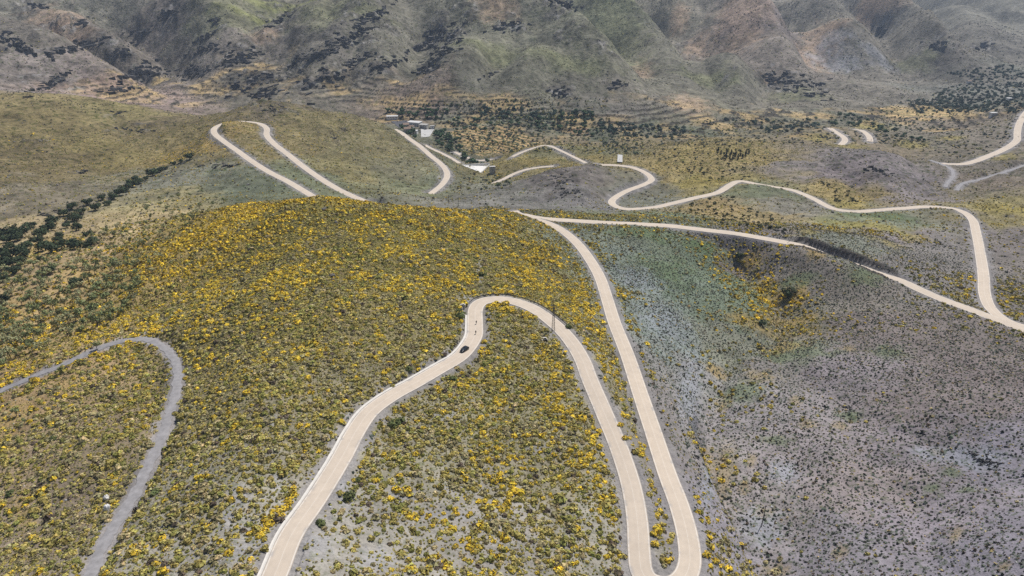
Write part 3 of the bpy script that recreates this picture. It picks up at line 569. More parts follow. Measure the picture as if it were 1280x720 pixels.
spill = math_(nt, 'MULTIPLY', math_(nt, 'MULTIPLY', ramp01(nt, noise_(nt, geo, .22, 4), .52, .66), math_(nt, 'SUBTRACT', 1.0, ramp01(nt, edge, .3, 1.5))), .7)
c = mix_(nt, spill, c, (.36, .34, .325))
nt.links.new(c, b.inputs['Base Color'])
m_farroad = m_road
m_gravel = simple_mat('grey_gravel', (.285, .272, .272), .95, .5, .55)
m_concrete = simple_mat('pale_concrete', (.66, .62, .56), .85, .2, .6)
m_white = simple_mat('white_render', (.74, .71, .66), .85, .12, .3)
def ribbon(name, L, hw, mat, off=0., lift=0., wob=0., seed=0, prof=None, **props):
    d = np.gradient(L[:, :2], axis=0); d /= np.linalg.norm(d, axis=1)[:, None]; nrm = np.stack([d[:, 1], -d[:, 0]], 1)   # to the right
    prof = prof or [(-1, -.02, 0), (-.5, .03, 0), (0, .06, 0), (.5, .03, 0), (1, -.02, 0)]
    n = len(L); rows = []; A = []
    s = np.arange(n) * np.linalg.norm(L[1, :2] - L[0, :2])
    wl = wob * perlin(s / 5, s * 0 + seed, 5) + wob * .6 * perlin(s / 1.7, s * 0 + seed, 6); wr = wob * perlin(s / 5, s * 0 + seed + 9, 7) + wob * .6 * perlin(s / 1.7, s * 0 + seed, 8)
    for k, (u, dz, drop) in enumerate([(prof[0][0], prof[0][1] - .5, 0)] + prof + [(prof[-1][0], prof[-1][1] - .5, 0)]):
        e = (wr if u > 0 else -wl) * (1 if abs(u) == 1 else 0)
        x = u * hw + off + e
        rows.append(np.concatenate([L[:, :2] + nrm * x[:, None] if hasattr(x, 'shape') else L[:, :2] + nrm * x, (L[:, 2] + dz + lift)[:, None]], 1)); A.append(np.full(n, u * hw))
    K = len(rows); V = np.stack(rows, 1); ii = np.arange(n * K).reshape(n, K)
    q = np.stack([ii[:-1, :-1], ii[:-1, 1:], ii[1:, 1:], ii[1:, :-1]], -1).reshape(-1)
    me = raw_mesh(name, V.reshape(-1, 3), q, 4, [mat])
    a = me.attributes.new('across', 'FLOAT', 'POINT'); a.data.foreach_set('value', np.stack(A, 1).astype(np.float32).ravel())
    a = me.attributes.new('half', 'FLOAT', 'POINT'); a.data.foreach_set('value', np.full(n * K, hw, np.float32))
    return link(name, me, kind='structure', **props)
for nm, (nd_, hw) in ROADS.items():
    if nm in ('dirt_track', 'grey_track', 'side_track'): ribbon(nm, LINES[nm], hw * .72, m_gravel, wob=.8, seed=3)
    else: ribbon(nm, LINES[nm], hw, m_road, lift={'valley_road': .012, 'switchback_road': .006}.get(nm, 0))

# ------------------------------------------------------------------ helpers for things
for nm in ('DR', 'DD'): pass
drat = sampler(DR); ddat = sampler(DD); zat = sampler(Z)
def ground(px, py):
    p = cast(px, py, zat)[0]; return p
def thing(name, label, cat, loc, rz=0., group=None):
    o = bpy.data.objects.new(name, None); COL.objects.link(o); o.empty_display_size = .5
    o.location = loc; o.rotation_euler = (0, 0, rz); o['label'] = label; o['category'] = cat
    if group: o['group'] = group
    return o
def tag(o, label, cat, group=None):
    o['label'] = label; o['category'] = cat
    if group: o['group'] = group
    return o
def copy_thing(root, loc, rz=0., s=1., label=None):
    c = root.copy(); COL.objects.link(c); c.location = loc; c.rotation_euler = (0, 0, rz); c.scale = (s, s, s)
    if label: c['label'] = label
    for ch in root.children:
        d = ch.copy(); COL.objects.link(d); d.parent = c
        for g in ch.children:
            e = g.copy(); COL.objects.link(e); e.parent = d
    return c
class MB:
    def __init__(s): s.bm = bmesh.new()
    def box(s, c, size, rz=0., rx=0., taper=1., bevel=0.):
        r = bmesh.ops.create_cube(s.bm, size=1)['verts']
        for v in r:
            t = taper if v.co.z > 0 else 1.; v.co = Vector((v.co.x * size[0] * t, v.co.y * size[1] * t, v.co.z * size[2]))
        bmesh.ops.transform(s.bm, matrix=Matrix.Translation(c) @ Matrix.Rotation(rz, 4, 'Z') @ Matrix.Rotation(rx, 4, 'X'), verts=r)
        if bevel:
            es = list({e for v in r for e in v.link_edges}); bmesh.ops.bevel(s.bm, geom=es, offset=bevel, segments=2, affect='EDGES')
        return s
    def tube(s, a, b, r0, r1=None, n=8, cap=True):
        a = Vector(a); b = Vector(b); r1 = r0 if r1 is None else r1; d = (b - a).normalized()
        u = d.orthogonal().normalized(); v = d.cross(u); A = []; B = []
        for k in range(n):
            q = 2 * math.pi * k / n; e = u * math.cos(q) + v * math.sin(q)
            A.append(s.bm.verts.new(a + e * r0)); B.append(s.bm.verts.new(b + e * r1))
        for k in range(n): s.bm.faces.new((A[k], A[(k+1) % n], B[(k+1) % n], B[k]))
        if cap: s.bm.faces.new(A[::-1]); s.bm.faces.new(B)
        return s
    def ring(s, c, R, r, axis='X', n=20, m=6):
        V = []
        for i in range(n):
            a = 2 * math.pi * i / n; row = []
            for j in range(m):
                b = 2 * math.pi * j / m; q = R + r * math.cos(b); p = (q * math.cos(a), q * math.sin(a), r * math.sin(b))
                p = {'X': (p[2], p[0], p[1]), 'Y': (p[0], p[2], p[1]), 'Z': p}[axis]; row.append(s.bm.verts.new(Vector(c) + Vector(p)))
            V.append(row)
        for i in range(n):
            for j in range(m): s.bm.faces.new((V[i][j], V[(i+1) % n][j], V[(i+1) % n][(j+1) % m], V[i][(j+1) % m]))
        return s
    def build(s, name, mat, parent=None, smooth=False, **kw):
        bmesh.ops.recalc_face_normals(s.bm, faces=s.bm.faces)
        me = bpy.data.meshes.new(name); s.bm.to_mesh(me); s.bm.free(); me.materials.append(mat)
        if smooth: me.polygons.foreach_set('use_smooth', np.ones(len(me.polygons), bool))
        return link(name, me, parent, **kw)

# ------------------------------------------------------------------ leaf clump geometry
m_leaf = facecol_mat('foliage', .85, .16)
m_bark = simple_mat('bark', (.11, .085, .065), .9, .3, 4.)
def soup(C, Nn, size, rng):
    """triangles around centres C, roughly facing Nn"""
    n = len(C); r = rng.normal(size=(n, 3)); Nn = Nn + .32 * r + np.array([0, 0, .25]); Nn /= np.linalg.norm(Nn, axis=1)[:, None]
    u = np.cross(Nn, rng.normal(size=(n, 3))); u /= np.linalg.norm(u, axis=1)[:, None] + 1e-9; v = np.cross(Nn, u)
    s = size * (.7 + .6 * rng.random((n, 1)))
    return np.stack([C + u * s, C + (-.5 * u + .87 * v) * s, C + (-.5 * u - .87 * v) * s], 1)
def bush(rng, n, size, lobes=3, squash=.72):
    """unit shrub, radius about 1: (n,3,3) triangles and height of each"""
    L = np.concatenate([[[0, 0, .25]], np.stack([rng.uniform(-.5, .5, lobes), rng.uniform(-.5, .5, lobes), rng.uniform(.1, .5, lobes)], 1)]); rad = np.concatenate([[.72], rng.uniform(.38, .6, lobes)])
    k = rng.integers(0, len(L), n); d = rng.normal(size=(n, 3)); d[:, 2] = np.abs(d[:, 2]) - .25; d /= np.linalg.norm(d, axis=1)[:, None]
    C = L[k] + d * rad[k][:, None] * rng.uniform(.8, 1.08, (n, 1)); C[:, 2] *= squash; C[:, 2] = np.maximum(C[:, 2], .02)
    return soup(C, d, size, rng), C[:, 2]
OLIVE = np.array([.38, .315, .092]); GREYG = np.array([.35, .30, .150]); GREEN = np.array([.28, .265, .075]); YEL = np.array([.71, .50, .048]); STRAW = np.array([.42, .34, .17]); DARKT = np.array([.085, .090, .068]); TEAL = np.array([.145, .170, .130]); OAK = np.array([.055, .075, .036]); BROWN = np.array([.13, .10, .07])
def fcol(base, rng, n, var=.28):
    return base * (1 + var * (rng.random((n, 1)) * 2 - 1)) * (1 + .08 * (rng.random((n, 3)) * 2 - 1))
rngb = np.random.default_rng(3)
def variants(k, n, size, lobes=3, squash=.72): return [bush(rngb, n, size, lobes, squash) for _ in range(k)]
V_HI, V_LO, V_TF = variants(8, 58, .36), variants(8, 20, .55, 2), variants(8, 12, .62, 1, .8)
def kind_cols(T, hgt, kind, rng):
    n = len(hgt)
    if kind == 'yellow':
        c = fcol(YEL, rng, n, .22); g = (rng.random(n) < .22) | (hgt < .2); c[g] = fcol(OLIVE, rng, int(g.sum())); return c
    if kind == 'half':
        c = fcol(OLIVE, rng, n); g = (rng.random(n) < .36) & (hgt > .2); c[g] = fcol(YEL * .8, rng, int(g.sum()), .22); return c
    return fcol({'olive': OLIVE, 'grey': GREYG, 'green': GREEN, 'straw': STRAW, 'dark': DARKT, 'teal': TEAL, 'brown': BROWN, 'stone': np.array([.25, .24, .23])}[kind], rng, n)
def merged(name, pos, rad, kinds, V, label, parent=None, mat=None):
    """many plants as one mesh of ground cover"""
    rng = np.random.default_rng(len(pos)); vi = rng.integers(0, len(V), len(pos)); VV = []; CCs = []
    for v in range(len(V)):
        T, hgt = V[v]
        for kd in sorted(set(kinds)):
            I = np.where((vi == v) & (kinds == kd))[0]
            if not len(I): continue
            a = rng.uniform(0, 6.28, len(I)); c, s = np.cos(a), np.sin(a)
            X = T[None, :, :, 0] * c[:, None, None] - T[None, :, :, 1] * s[:, None, None]; Y = T[None, :, :, 0] * s[:, None, None] + T[None, :, :, 1] * c[:, None, None]
            zs = rng.uniform(.75, 1.2, len(I))
            P = np.stack([X, Y, np.broadcast_to(T[None, :, :, 2], X.shape) * zs[:, None, None]], -1) * rad[I][:, None, None, None] + pos[I][:, None, None, :]
            VV.append(P.reshape(-1, 3).astype(np.float32))
            cc = kind_cols(T, hgt, kd, rng)[None] * (1 + .35 * (rng.random((len(I), 1, 1)) * 2 - 1)); CCs.append(cc.reshape(-1, 3))
    VV = np.concatenate(VV); CCs = np.concatenate(CCs)
    me = raw_mesh(name, VV, np.arange(len(VV)), 3, [mat or m_leaf], False, CCs)
    return link(name, me, kind='stuff', label=label)

# ------------------------------------------------------------------ where shrubs grow: (px, py, broom, yellow, tuft)
VG = np.array([
 (60,560,.68,.05,0),(40,680,.66,.05,0),(140,500,.7,.10,0),(110,640,.7,.05,0),(240,640,.82,.05,0),(240,560,.9,.07,0),(300,690,.55,.10,0),(340,600,.7,.08,0),(300,500,.95,.13,0),(400,500,.95,.12,0),(350,420,1,.22,0),(300,340,1,.36,0),(450,350,1,.32,0),(400,280,1,.34,0),(260,288,1,1,0),(225,315,.95,.9,0),(285,282,1,.9,0),(290,330,1,.4,0),(220,400,.95,.45,0),
 (520,300,1,.36,0),(540,400,.95,.26,0),(470,430,.95,.16,0),(600,310,1,.32,0),(660,320,1,.36,0),(690,360,1,.36,0),(560,270,1,.34,0),(640,280,1,.3,0),(700,440,.95,.36,0),(560,540,1,.14,0),(600,560,1,.25,0),(510,560,.9,.14,0),(490,620,.6,.14,0),(420,680,.35,.08,0),(560,690,.62,.3,0),(540,600,.5,.12,0),(640,590,.9,.36,0),(640,480,.97,.16,0),(600,470,.95,.25,0),(710,540,.97,.42,0),(690,660,.8,.26,0),(750,620,.88,.34,0),(750,700,.7,.2,0),(620,395,.85,.55,0),(650,400,.9,.4,0),
 (790,560,.45,.55,0),(815,650,.55,.62,0),(760,440,.8,.45,0),(775,480,.6,.5,0),(740,310,.6,.2,.1),(772,365,.6,.45,.1),(783,400,.4,.45,.2),(790,350,.03,.1,.9),(800,385,.02,.1,.95),(815,420,.02,.1,1),(828,460,.02,.1,.9),(842,510,.03,.1,.8),(856,560,.05,.2,.5),(885,690,.6,.75,.2),(880,640,.15,.5,.4),(890,580,.3,.3,.4),(868,600,.03,.3,.4),(770,310,.05,.1,.9),
 (100,350,.24,.08,0),(60,340,.2,.05,0),(140,330,.35,.15,0),(30,430,.45,.4,0),(70,405,.32,.3,0),(180,310,.75,.45,0),(150,290,.35,.1,0),(120,260,.3,.06,0),(200,270,.5,.15,0),(240,255,.6,.12,0),(215,268,.35,.03,0),(245,264,.4,.05,0),(188,285,.4,.08,0),(268,259,.5,.15,0),(225,280,.5,.15,0),(30,350,.35,.08,0),(150,370,.5,.25,0),(190,385,.85,.4,0),(110,430,.6,.4,0),(10,500,.5,.3,0),(50,310,.3,.1,0),
 (50,230,.4,.02,.2),(60,160,.35,.03,.1),(150,190,.45,.05,.1),(250,182,.7,.4,.1),(200,150,.4,.03,.1),(300,230,.1,.05,.7),(230,225,.3,.2,.5),(330,175,.6,.15,0),(400,150,.45,.03,0),(470,190,.45,.03,0),(430,220,.5,.03,.1),(520,235,.3,.02,.4),(380,225,.3,.05,.6),
 (650,250,.1,.05,.7),(700,225,.1,.05,.6),(730,220,.1,.03,.5),(650,215,.5,.2,.2),(680,195,.5,.1,.2),(790,230,.1,.05,.6),(800,250,.3,.1,.5),(780,272,.5,.15,.3),(850,275,.3,.1,.5),(880,190,.7,.06,.1),(850,215,.6,.08,.2),(940,205,.6,.08,.2),(900,265,.7,.1,.1),(950,275,.5,.08,.2),(1000,270,.1,.05,.6),(1040,240,.6,.1,.1),(960,240,.2,.05,.6),
 (1000,205,.05,.02,.6),(1060,210,.05,.02,.6),(1120,210,.05,.02,.6),(1200,235,.2,.03,.4),(1255,260,.5,.15,.2),(1262,310,.5,.25,.3),(1250,370,.6,.25,.3),(1275,330,.05,.02,.7),(1090,283,.4,.3,.3),(1130,310,.05,.05,.8),(1180,320,.05,.03,.8),(1060,300,.1,.05,.8),
 (800,340,.02,.05,.95),(850,400,.02,.03,1),(830,320,.05,.05,.9),(880,360,.05,.05,.9),(930,338,.45,.4,.5),(948,362,.6,.55,.4),(972,385,.6,.55,.4),(985,408,.45,.4,.4),(935,402,.35,.4,.5),(1000,340,.05,.08,.8),(1060,370,.05,.05,.9),(930,420,.1,.15,.9),(1000,450,.02,.03,1),(1100,450,.02,.02,.95),(1250,460,.02,.02,.9),(1000,560,.03,.03,1),(1100,600,.02,.02,1),(940,640,.03,.08,1),(1050,700,.05,.1,1),(1180,560,.02,.02,.9),(1180,680,.02,.05,1),(1270,600,.02,.02,.7),(1270,710,.02,.03,.9),(920,560,.08,.15,.9)], float)
VP = lp(cast(VG[:, 0], VG[:, 1], zat)[:, :2])
_v = idw(VP, VG[:, 2:], CQ, 4.0).reshape(420, 510, 3)
VF = [sampler(upsample(np.ascontiguousarray(_v[..., k]), (NT, NR))) for k in range(3)]
YB = np.zeros_like(Z)
for n, b in enumerate([(330,662,16,12),(352,640,14,12),(365,625,10,8),(520,645,26,5,.05),(570,640,30,5,.1),(620,632,34,6,.15),(640,612,10,8),(508,614,8,6),(522,600,7,5),(555,690,14,8),(580,678,10,8),(530,695,6,5),(618,380,12,7),(634,387,9,5),(660,394,10,5),
  (608,428,5,6),(600,440,5,5),(480,430,4,3),(360,610,6,5),(245,295,40,16,-.3),(300,270,46,7,-.15),(200,320,24,10),(780,520,6,20,-.3),(800,570,5,24,-.25),(818,670,8,30,-.15),(768,385,5,24,-.4),(884,690,9,22),(872,650,6,6),(60,400,18,8),(40,425,30,10),(110,445,30,5,-.3),(15,460,14,10),(560,660,8,5),(700,505,24,20),(745,560,12,40),(690,470,14,14)]):
    YB = np.maximum(YB, blob(*b, s=n))
BARE = np.zeros_like(Z)
for n, b in enumerate([(430,620,10,18),(400,690,30,22),(575,648,50,4,.05),(470,690,26,14),(300,625,14,14),(340,600,8,14),(290,655,16,10),(500,622,22,8),(600,340,4,18),(588,375,10,5),(345,528,7,8),(30,520,24,20),(20,620,12,16),(300,690,18,12),(575,265,10,5),(480,600,14,10),(420,640,10,12),(550,615,14,5)]):
    BARE = np.maximum(BARE, blob(*b, s=n + 40, edge=.6))
ybat, bareat, rockat = sampler(YB), sampler(BARE), sampler(ROCK)
def jitter(r0, r1, sp, seed):
    rng = np.random.default_rng(seed); n = int(r1 / sp / .87) + 2
    gx, gy = np.meshgrid(np.arange(-n, n), np.arange(0, n), indexing='ij'); x = ((gx + .5 * (gy % 2)) * sp).ravel() + rng.uniform(-.5, .5, gx.size) * sp; y = (gy * sp * .87).ravel() + rng.uniform(-.5, .5, gx.size) * sp
    R = np.hypot(x, y); th = np.arctan2(x, y); m = (R > r0) & (R < r1) & (np.abs(th) < math.radians(47)); return x[m], y[m]
def shrubs(r0, r1, sp, seed, rmin, rmax):
    rng = np.random.default_rng(seed + 1); x, y = jitter(r0, r1, sp, seed)
    ed, et = drat(x, y), ddat(x, y)
    br, ye, tu = VF[0](x, y), VF[1](x, y), VF[2](x, y)
    br = br * sst(br, .03, .16)
    g = fbm(x, y, 9, 3, 201); br = br * (1 - .5 * bareat(x, y)) * np.clip(1.02 + .9 * (g + .1), .1, 1)
    u = rng.random(len(x)); ok = (ed > .9 + 1.6 * rng.random(len(x))) & (et > -.2 + 1.1 * rng.random(len(x)))
    isb = ok & (u < br * sst(ed, 0, 4) ); ist = ok & ~isb & (u < br + .78 * tu)
    ye = ye * (1 - .42 * sst(np.hypot(x, y), 330, 270))
    yp = np.clip(.8 * ye * np.clip(1 + 2.2 * fbm(x, y, 22, 2, 211) + 1.4 * fbm(x, y, 5, 2, 215), .05, 2.6), 0, .95); yp = np.maximum(yp, .75 * ybat(x, y) * np.clip(1 + 1.2 * fbm(x, y, 4, 2, 217), .2, 1.25))
    v = rng.random(len(x)); kd = np.full(len(x), 'olive', object)
    w = rng.random(len(x)); gp = fbm(x, y, 30, 2, 221)
    kd[w < .30 - .3 * gp] = 'grey'; kd[(w > .86 - .25 * gp)] = 'green'; kd[(w > .48) & (w < .56)] = 'straw'; kd[(w > .44) & (w < .48)] = 'brown'
    kd[v < yp * .78] = 'yellow'; kd[(v >= yp * .78) & (v < yp * 1.75 + .02)] = 'half'
    kt = np.where(w < .45, 'dark', np.where(w < .8, 'teal', np.where(w < .9, 'brown', 'straw')))
    kd = np.where(ist, kt, kd)
    r = rng.uniform(rmin, rmax, len(x)) * np.where(kd == 'yellow', 1.15, 1.) * np.where(ist, .47, 1) * (1 + .35 * np.maximum(g, -.5)); r *= np.where(rng.random(len(x)) < .06, 1.4, 1)
    m = isb | ist
    return np.stack([x, y, zat(x, y) - .05], 1)[m], r[m], kd[m].astype('U8'), ist[m]
A = [shrubs(110, 345, 1.72, 5, .66, 1.34), shrubs(345, 560, 1.7, 6, .55, 1.15), shrubs(560, 1000, 2.5, 8, .35, .8)]
pos = np.concatenate([a[0] for a in A]); rad = np.concatenate([a[1] for a in A]); knd = np.concatenate([a[2] for a in A]); tuf = np.concatenate([a[3] for a in A])
PX, PY, PDp = pix(pos); D3 = np.linalg.norm(pos - [0, 0, H], axis=1)
inview = (PX > 4) & (PX < 1276) & (PY > 4) & (PY < 712)
# individual shrubs: the 300 of each kind that show largest
mainL = LINES['mountain_road']; mpx, mpy, _ = pix(mainL)
kapex = int(np.argmin(np.where(np.arange(len(mpy)) < len(mpy) * .6, mpy, 999))); kbot = int(np.argmax(np.where((np.arange(len(mpy)) > kapex), mpy, -1)))
lx = lambda y: np.interp(y, mpy[:kapex][::-1], mpx[:kapex][::-1]); ix = lambda y: np.interp(y, mpy[kapex:kbot], mpx[kapex:kbot]); ox = lambda y: np.interp(y, mpy[kbot:][::-1], mpx[kbot:][::-1])
dl = LINES['dirt_track']; dpx, dpy, _ = pix(dl); kd_ = int(np.argmin(dpy)); dx_ = lambda y: np.interp(y, dpy[:kd_][::-1], dpx[:kd_][::-1])
def region(px, py):
    if px > ox(py): return 'on the grey slope right of the outer road'
    if px > ix(py) and py > 430: return 'on the narrow strip between the two road legs'
    if px > lx(py) and py > 385: return 'inside the bend of the near road'
    if px > dx_(py) and py > 430: return 'between the grey dirt track and the near road'
    if py > 430: return 'on the slope left of the grey dirt track'
    return 'on the rounded summit above the hairpin'
single = np.zeros(len(pos), bool)
score = np.where(inview, rad / D3, 0)
SETS = [('broom_shrub', 'shrub', ['yellow'], 'bright yellow flowering broom shrub', V_HI, .97), ('flecked_shrub', 'shrub', ['half'], 'green shrub flecked with yellow flowers', V_HI, .97), ('olive_shrub', 'shrub', ['olive', 'grey', 'green'], 'rounded olive green scrub bush without flowers', V_HI, .97)]
for nm, cat, kds, lab, V, _ in SETS:
    I = np.where(np.isin(knd, kds) & ~tuf)[0]; I = I[np.argsort(-score[I])[:290]]; single[I] = True; cache = {}
    for i in I:
        kd = str(knd[i]); v = (i * 7) % 8
        if (kd, v) not in cache:
            T, hg = V[v]; rg = np.random.default_rng(v); cache[kd, v] = raw_mesh(nm, T.reshape(-1, 3), np.arange(len(T) * 3), 3, [m_leaf], False, kind_cols(T, hg, kd, rg))
        rg = region(PX[i], PY[i])
        o = link(nm, cache[kd, v], None, pos[i], (i * 1.7) % 6.28, label=lab + ' ' + rg, category=cat, group=lab + 's ' + rg); o.scale = (rad[i], rad[i], rad[i] * (.8 + .35 * ((i * 13 % 17) / 17)))
I = np.where(tuf & (PX > 840))[0]; I = I[np.argsort(-score[I])[:290]]; single[I] = True; cache = {}
for i in I:
    kd = str(knd[i]); v = (i * 7) % 8
    if (kd, v) not in cache:
        T, hg = V_TF[v]; cache[kd, v] = raw_mesh('dark_tussock', T.reshape(-1, 3), np.arange(len(T) * 3), 3, [m_leaf], False, kind_cols(T, hg, kd, np.random.default_rng(v)))
    o = link('dark_tussock', cache[kd, v], None, pos[i], (i * 1.7) % 6.28, label='small dark tussock dotted over the burnt grey slope at the right', category='tussock', group='tussocks on the burnt slope'); o.scale = (rad[i],) * 3
nr = D3 < 390
rest = ~single
merged('broom_scrub', pos[rest & ~tuf & nr], rad[rest & ~tuf & nr], knd[rest & ~tuf & nr], V_HI, 'dense scrub of olive and yellow broom covering the near hill')
merged('hill_scrub', pos[rest & ~tuf & ~nr], rad[rest & ~tuf & ~nr], knd[rest & ~tuf & ~nr], V_LO, 'low scrub covering the farther hillsides')
merged('burnt_regrowth', pos[rest & tuf], rad[rest & tuf], knd[rest & tuf], V_TF, 'small dark tufts regrowing on burnt grey slopes')
print('shrubs', len(pos), time.time() - T0)

# scattered darker bushes on the middle hills
x, y = jitter(520, 1040, 8.5, 41); rg = np.random.default_rng(42); k = (drat(x, y) > 2) & (ddat(x, y) > 1) & (rg.random(len(x)) < .55 + .7 * fbm(x, y, 60, 2, 251)); x, y = x[k], y[k]
merged('middle_scrub', np.stack([x, y, zat(x, y) - .1], 1), rg.uniform(.5, 1.35, len(x)), rg.choice(np.array(['dark', 'dark', 'brown', 'olive', 'green', 'stone']), len(x)), variants(6, 16, .5, 2, .8), 'scattered darker bushes and stones on the middle hills')
# fine regrowth on the burnt ground
x, y = jitter(130, 520, 1.15, 35); rg = np.random.default_rng(36); cv = VF[2](x, y) * (.55 + .5 * fbm(x, y, 16, 3, 231))
k = (rg.random(len(x)) < cv) & (drat(x, y) > 1.5) & (VF[2](x, y) > .3) & (ddat(x, y) > 0); x, y = x[k], y[k]
merged('ash_tufts', np.stack([x, y, zat(x, y) - .02], 1), rg.uniform(.16, .42, len(x)) * np.where(np.hypot(x, y) > 350, 1.3, 1), rg.choice(np.array(['dark', 'dark', 'teal', 'teal', 'brown', 'grey']), len(x)), variants(6, 9, .65, 1, .8), 'fine dark tufts dotted over the burnt grey ground')
# the big clumps that stand out
BIG = [(612,384,2.0),(620,381,2.3),(627,388,1.5),(634,387,2.1),(640,390,1.7),(655,395,1.7),(664,397,1.9),(606,428,1.4),(600,441,1.5),(603,436,1.2),(330,664,1.5),(338,655,1.5),(326,671,1.4),(350,646,1.3),(357,636,1.4),(362,629,1.2),(480,466,1.5),(486,463,1.2),(447,494,1.4),(546,486,1.4),(601,446,1.2),(582,482,1.3),
 (152,491,1.3),(157,490,1.0),(173,483,1.3),(182,534,1.4),(144,605,1.2),(269,522,1.3),(292,538,1.2),(261,659,1.3),(286,692,1.4),(13,640,1.3),(41,672,1.2),(55,621,1.1),(509,614,1.6),(520,568,1.3),(886,672,1.3),(889,684,1.4),(884,695,1.5),(893,702,1.2),(872,640,1.2),(816,668,1.3),(819,680,1.4),(776,532,1.3),(781,548,1.2)]
cache = [raw_mesh('broom_shrub', T.reshape(-1, 3), np.arange(len(T) * 3), 3, [m_leaf], False, kind_cols(T, hg, 'yellow', np.random.default_rng(k))) for k, (T, hg) in enumerate(variants(5, 150, .26, 5, .8))]
for i, (px, py, r) in enumerate(BIG):
    p = cast(px, py, zat)[0]; rg = region(px, py); o = link('broom_shrub', cache[i % 5], None, (p[0], p[1], p[2] - .1), i * 1.3, label='large full yellow broom clump ' + rg, category='shrub', group='large broom clumps ' + rg); o.scale = (r, r, r)
cache = [raw_mesh('green_bush', T.reshape(-1, 3), np.arange(len(T) * 3), 3, [m_leaf], False, fcol(np.array([.13, .15, .055]), np.random.default_rng(k), len(T))) for k, (T, hg) in enumerate(variants(4, 150, .26, 5, .9))]
for i, (px, py, r, l) in enumerate([(575,397,2.6,'tall dark green bush at the left edge of the hairpin'),(573,390,1.8,'smaller green bush just above the tall bush at the hairpin'),(493,531,2.3,'wide green bush under the lower road shoulder'),(500,527,1.7,'green bush touching the wide bush under the road shoulder'),(564,475,1.8,'green bush at the roadside below the black car'),(710,409,1.7,'dark green bush at the outer verge below the pylon'),(604,344,2.2,'green bush beside the grey rill above the hairpin'),(512,462,1.4,'dark green bush by the gutter left of the car'),(194,616,1.7,'dark green bush right of the dirt track boulders'),(67,549,1.4,'grey green bush inside the dirt track bend'),(13,618,1.7,'green bush at the left edge of the picture'),(437,622,2.0,'green bush alone on the gravel right of the near road'),(447,600,1.2,'smaller green bush near the road edge gravel'),(402,655,1.6,'green bush low beside the near road')]):
    p = cast(px, py, zat)[0]; o = link('green_bush', cache[i % 4], None, (p[0], p[1], p[2] - .1), i * 1.3, label=l, category='shrub'); o.scale = (r, r, r)
# small tussocks between the shrubs
x, y = jitter(110, 400, 1.08, 31); rg = np.random.default_rng(32); cv = VF[0](x, y) * .8 + .18
k = (rg.random(len(x)) < cv * (1 - .4 * bareat(x, y))) & (drat(x, y) > 1.2 + rg.random(len(x)) * 2) & (ddat(x, y) > .4) & (VF[2](x, y) < .5); x, y = x[k], y[k]
merged('dry_tussocks', np.stack([x, y, zat(x, y) - .02], 1), rg.uniform(.22, .5, len(x)), rg.choice(np.array(['straw', 'olive', 'olive', 'olive', 'grey', 'green', 'green']), len(x)), variants(6, 11, .6, 1, .8), 'small dry tussocks between the shrubs of the near hill')
# pale stones in the soil
x, y = jitter(110, 330, 3.2, 77); rg = np.random.default_rng(5); k = (rg.random(len(x)) < .12 + .6 * bareat(x, y) + .2 * (np.abs(x - 75) < 20)) & (drat(x, y) > .4) & (ddat(x, y) > .2); x, y = x[k], y[k]
def rock(rng, n=10, sq=.7):
    bm = bmesh.new(); bmesh.ops.create_icosphere(bm, subdivisions=1, radius=1)
    for v in bm.verts: v.co = v.co * rng.uniform(.7, 1.15); v.co.z *= sq
    bm.verts.index_update(); T = np.array([[v.co[:] for v in f.verts] for f in bm.faces]); bm.free(); return T
RK = [rock(rg) for _ in range(5)]; VV = []; CV = []
for i in range(len(x)):
    T = RK[i % 5]; s = rg.uniform(.10, .34) * (1.6 if rg.random() < .06 else 1); VV.append((T * s + [x[i], y[i], zat(x[i:i+1], y[i:i+1])[0]]).reshape(-1, 3)); CV.append(np.tile(np.array([.36, .35, .34]) * rg.uniform(.6, 1.5), (len(T), 1)))
link('scattered_stones', raw_mesh('scattered_stones', np.concatenate(VV), np.arange(sum(map(len, VV))), 3, [m_leaf], False, np.concatenate(CV)), kind='stuff', label='pale stones scattered over the bare soil')
def ico_rock(name, p, s, sq, rgb, label, cat, seed):
    rng = np.random.default_rng(seed); bm = bmesh.new(); bmesh.ops.create_icosphere(bm, subdivisions=3, radius=1)
    for v in bm.verts:
        c = v.co; q = 1 + .28 * float(perlin(np.array([c.x * 1.3 + c.z]), np.array([c.y * 1.3 - c.z * .7]), seed)[0]) + .12 * float(perlin(np.array([c.x * 3.5 + c.z * 2]), np.array([c.y * 3.5]), seed + 3)[0]); c *= q; c.z *= sq
    me = bpy.data.meshes.new(name); bm.to_mesh(me); bm.free(); me.materials.append(simple_mat(name, rgb, .9, .25, 2.)); o = link(name, me, None, (p[0], p[1], p[2] + s[2] * .25), seed); o.scale = s
    tag(o, label, cat)
ico_rock('white_boulder', ground(133, 623), (.85, .85, .95), 1, (.74, .71, .67), 'upper and smaller of two white boulders beside the dirt track', 'boulder', 3)
ico_rock('white_boulder', ground(134.5, 637), (.95, 1.0, 1.5), 1, (.68, .67, .66), 'lower and larger of two white boulders beside the dirt track', 'boulder', 5)
for k, (px, py, s, lab) in enumerate([(405, 262, 1.6, 'dark rock at the left of the summit crest'), (420, 278, 1.2, 'small dark rock just below the summit'), (415, 345, 1.5, 'dark rock standing among broom on the left flank'), (500, 378, 1.0, 'grey rock among yellow broom left of the hairpin'), (795, 313, .9, 'grey rock at the roadside of the outer bend'), (770, 262, 1.2, 'dark rock beside the pale road end')]):
    if k < 4: ico_rock('hill_rock', ground(px, py), (s, s * .8, s * .55), 1, (.12, .11, .10), lab, 'rock', 20 + k)

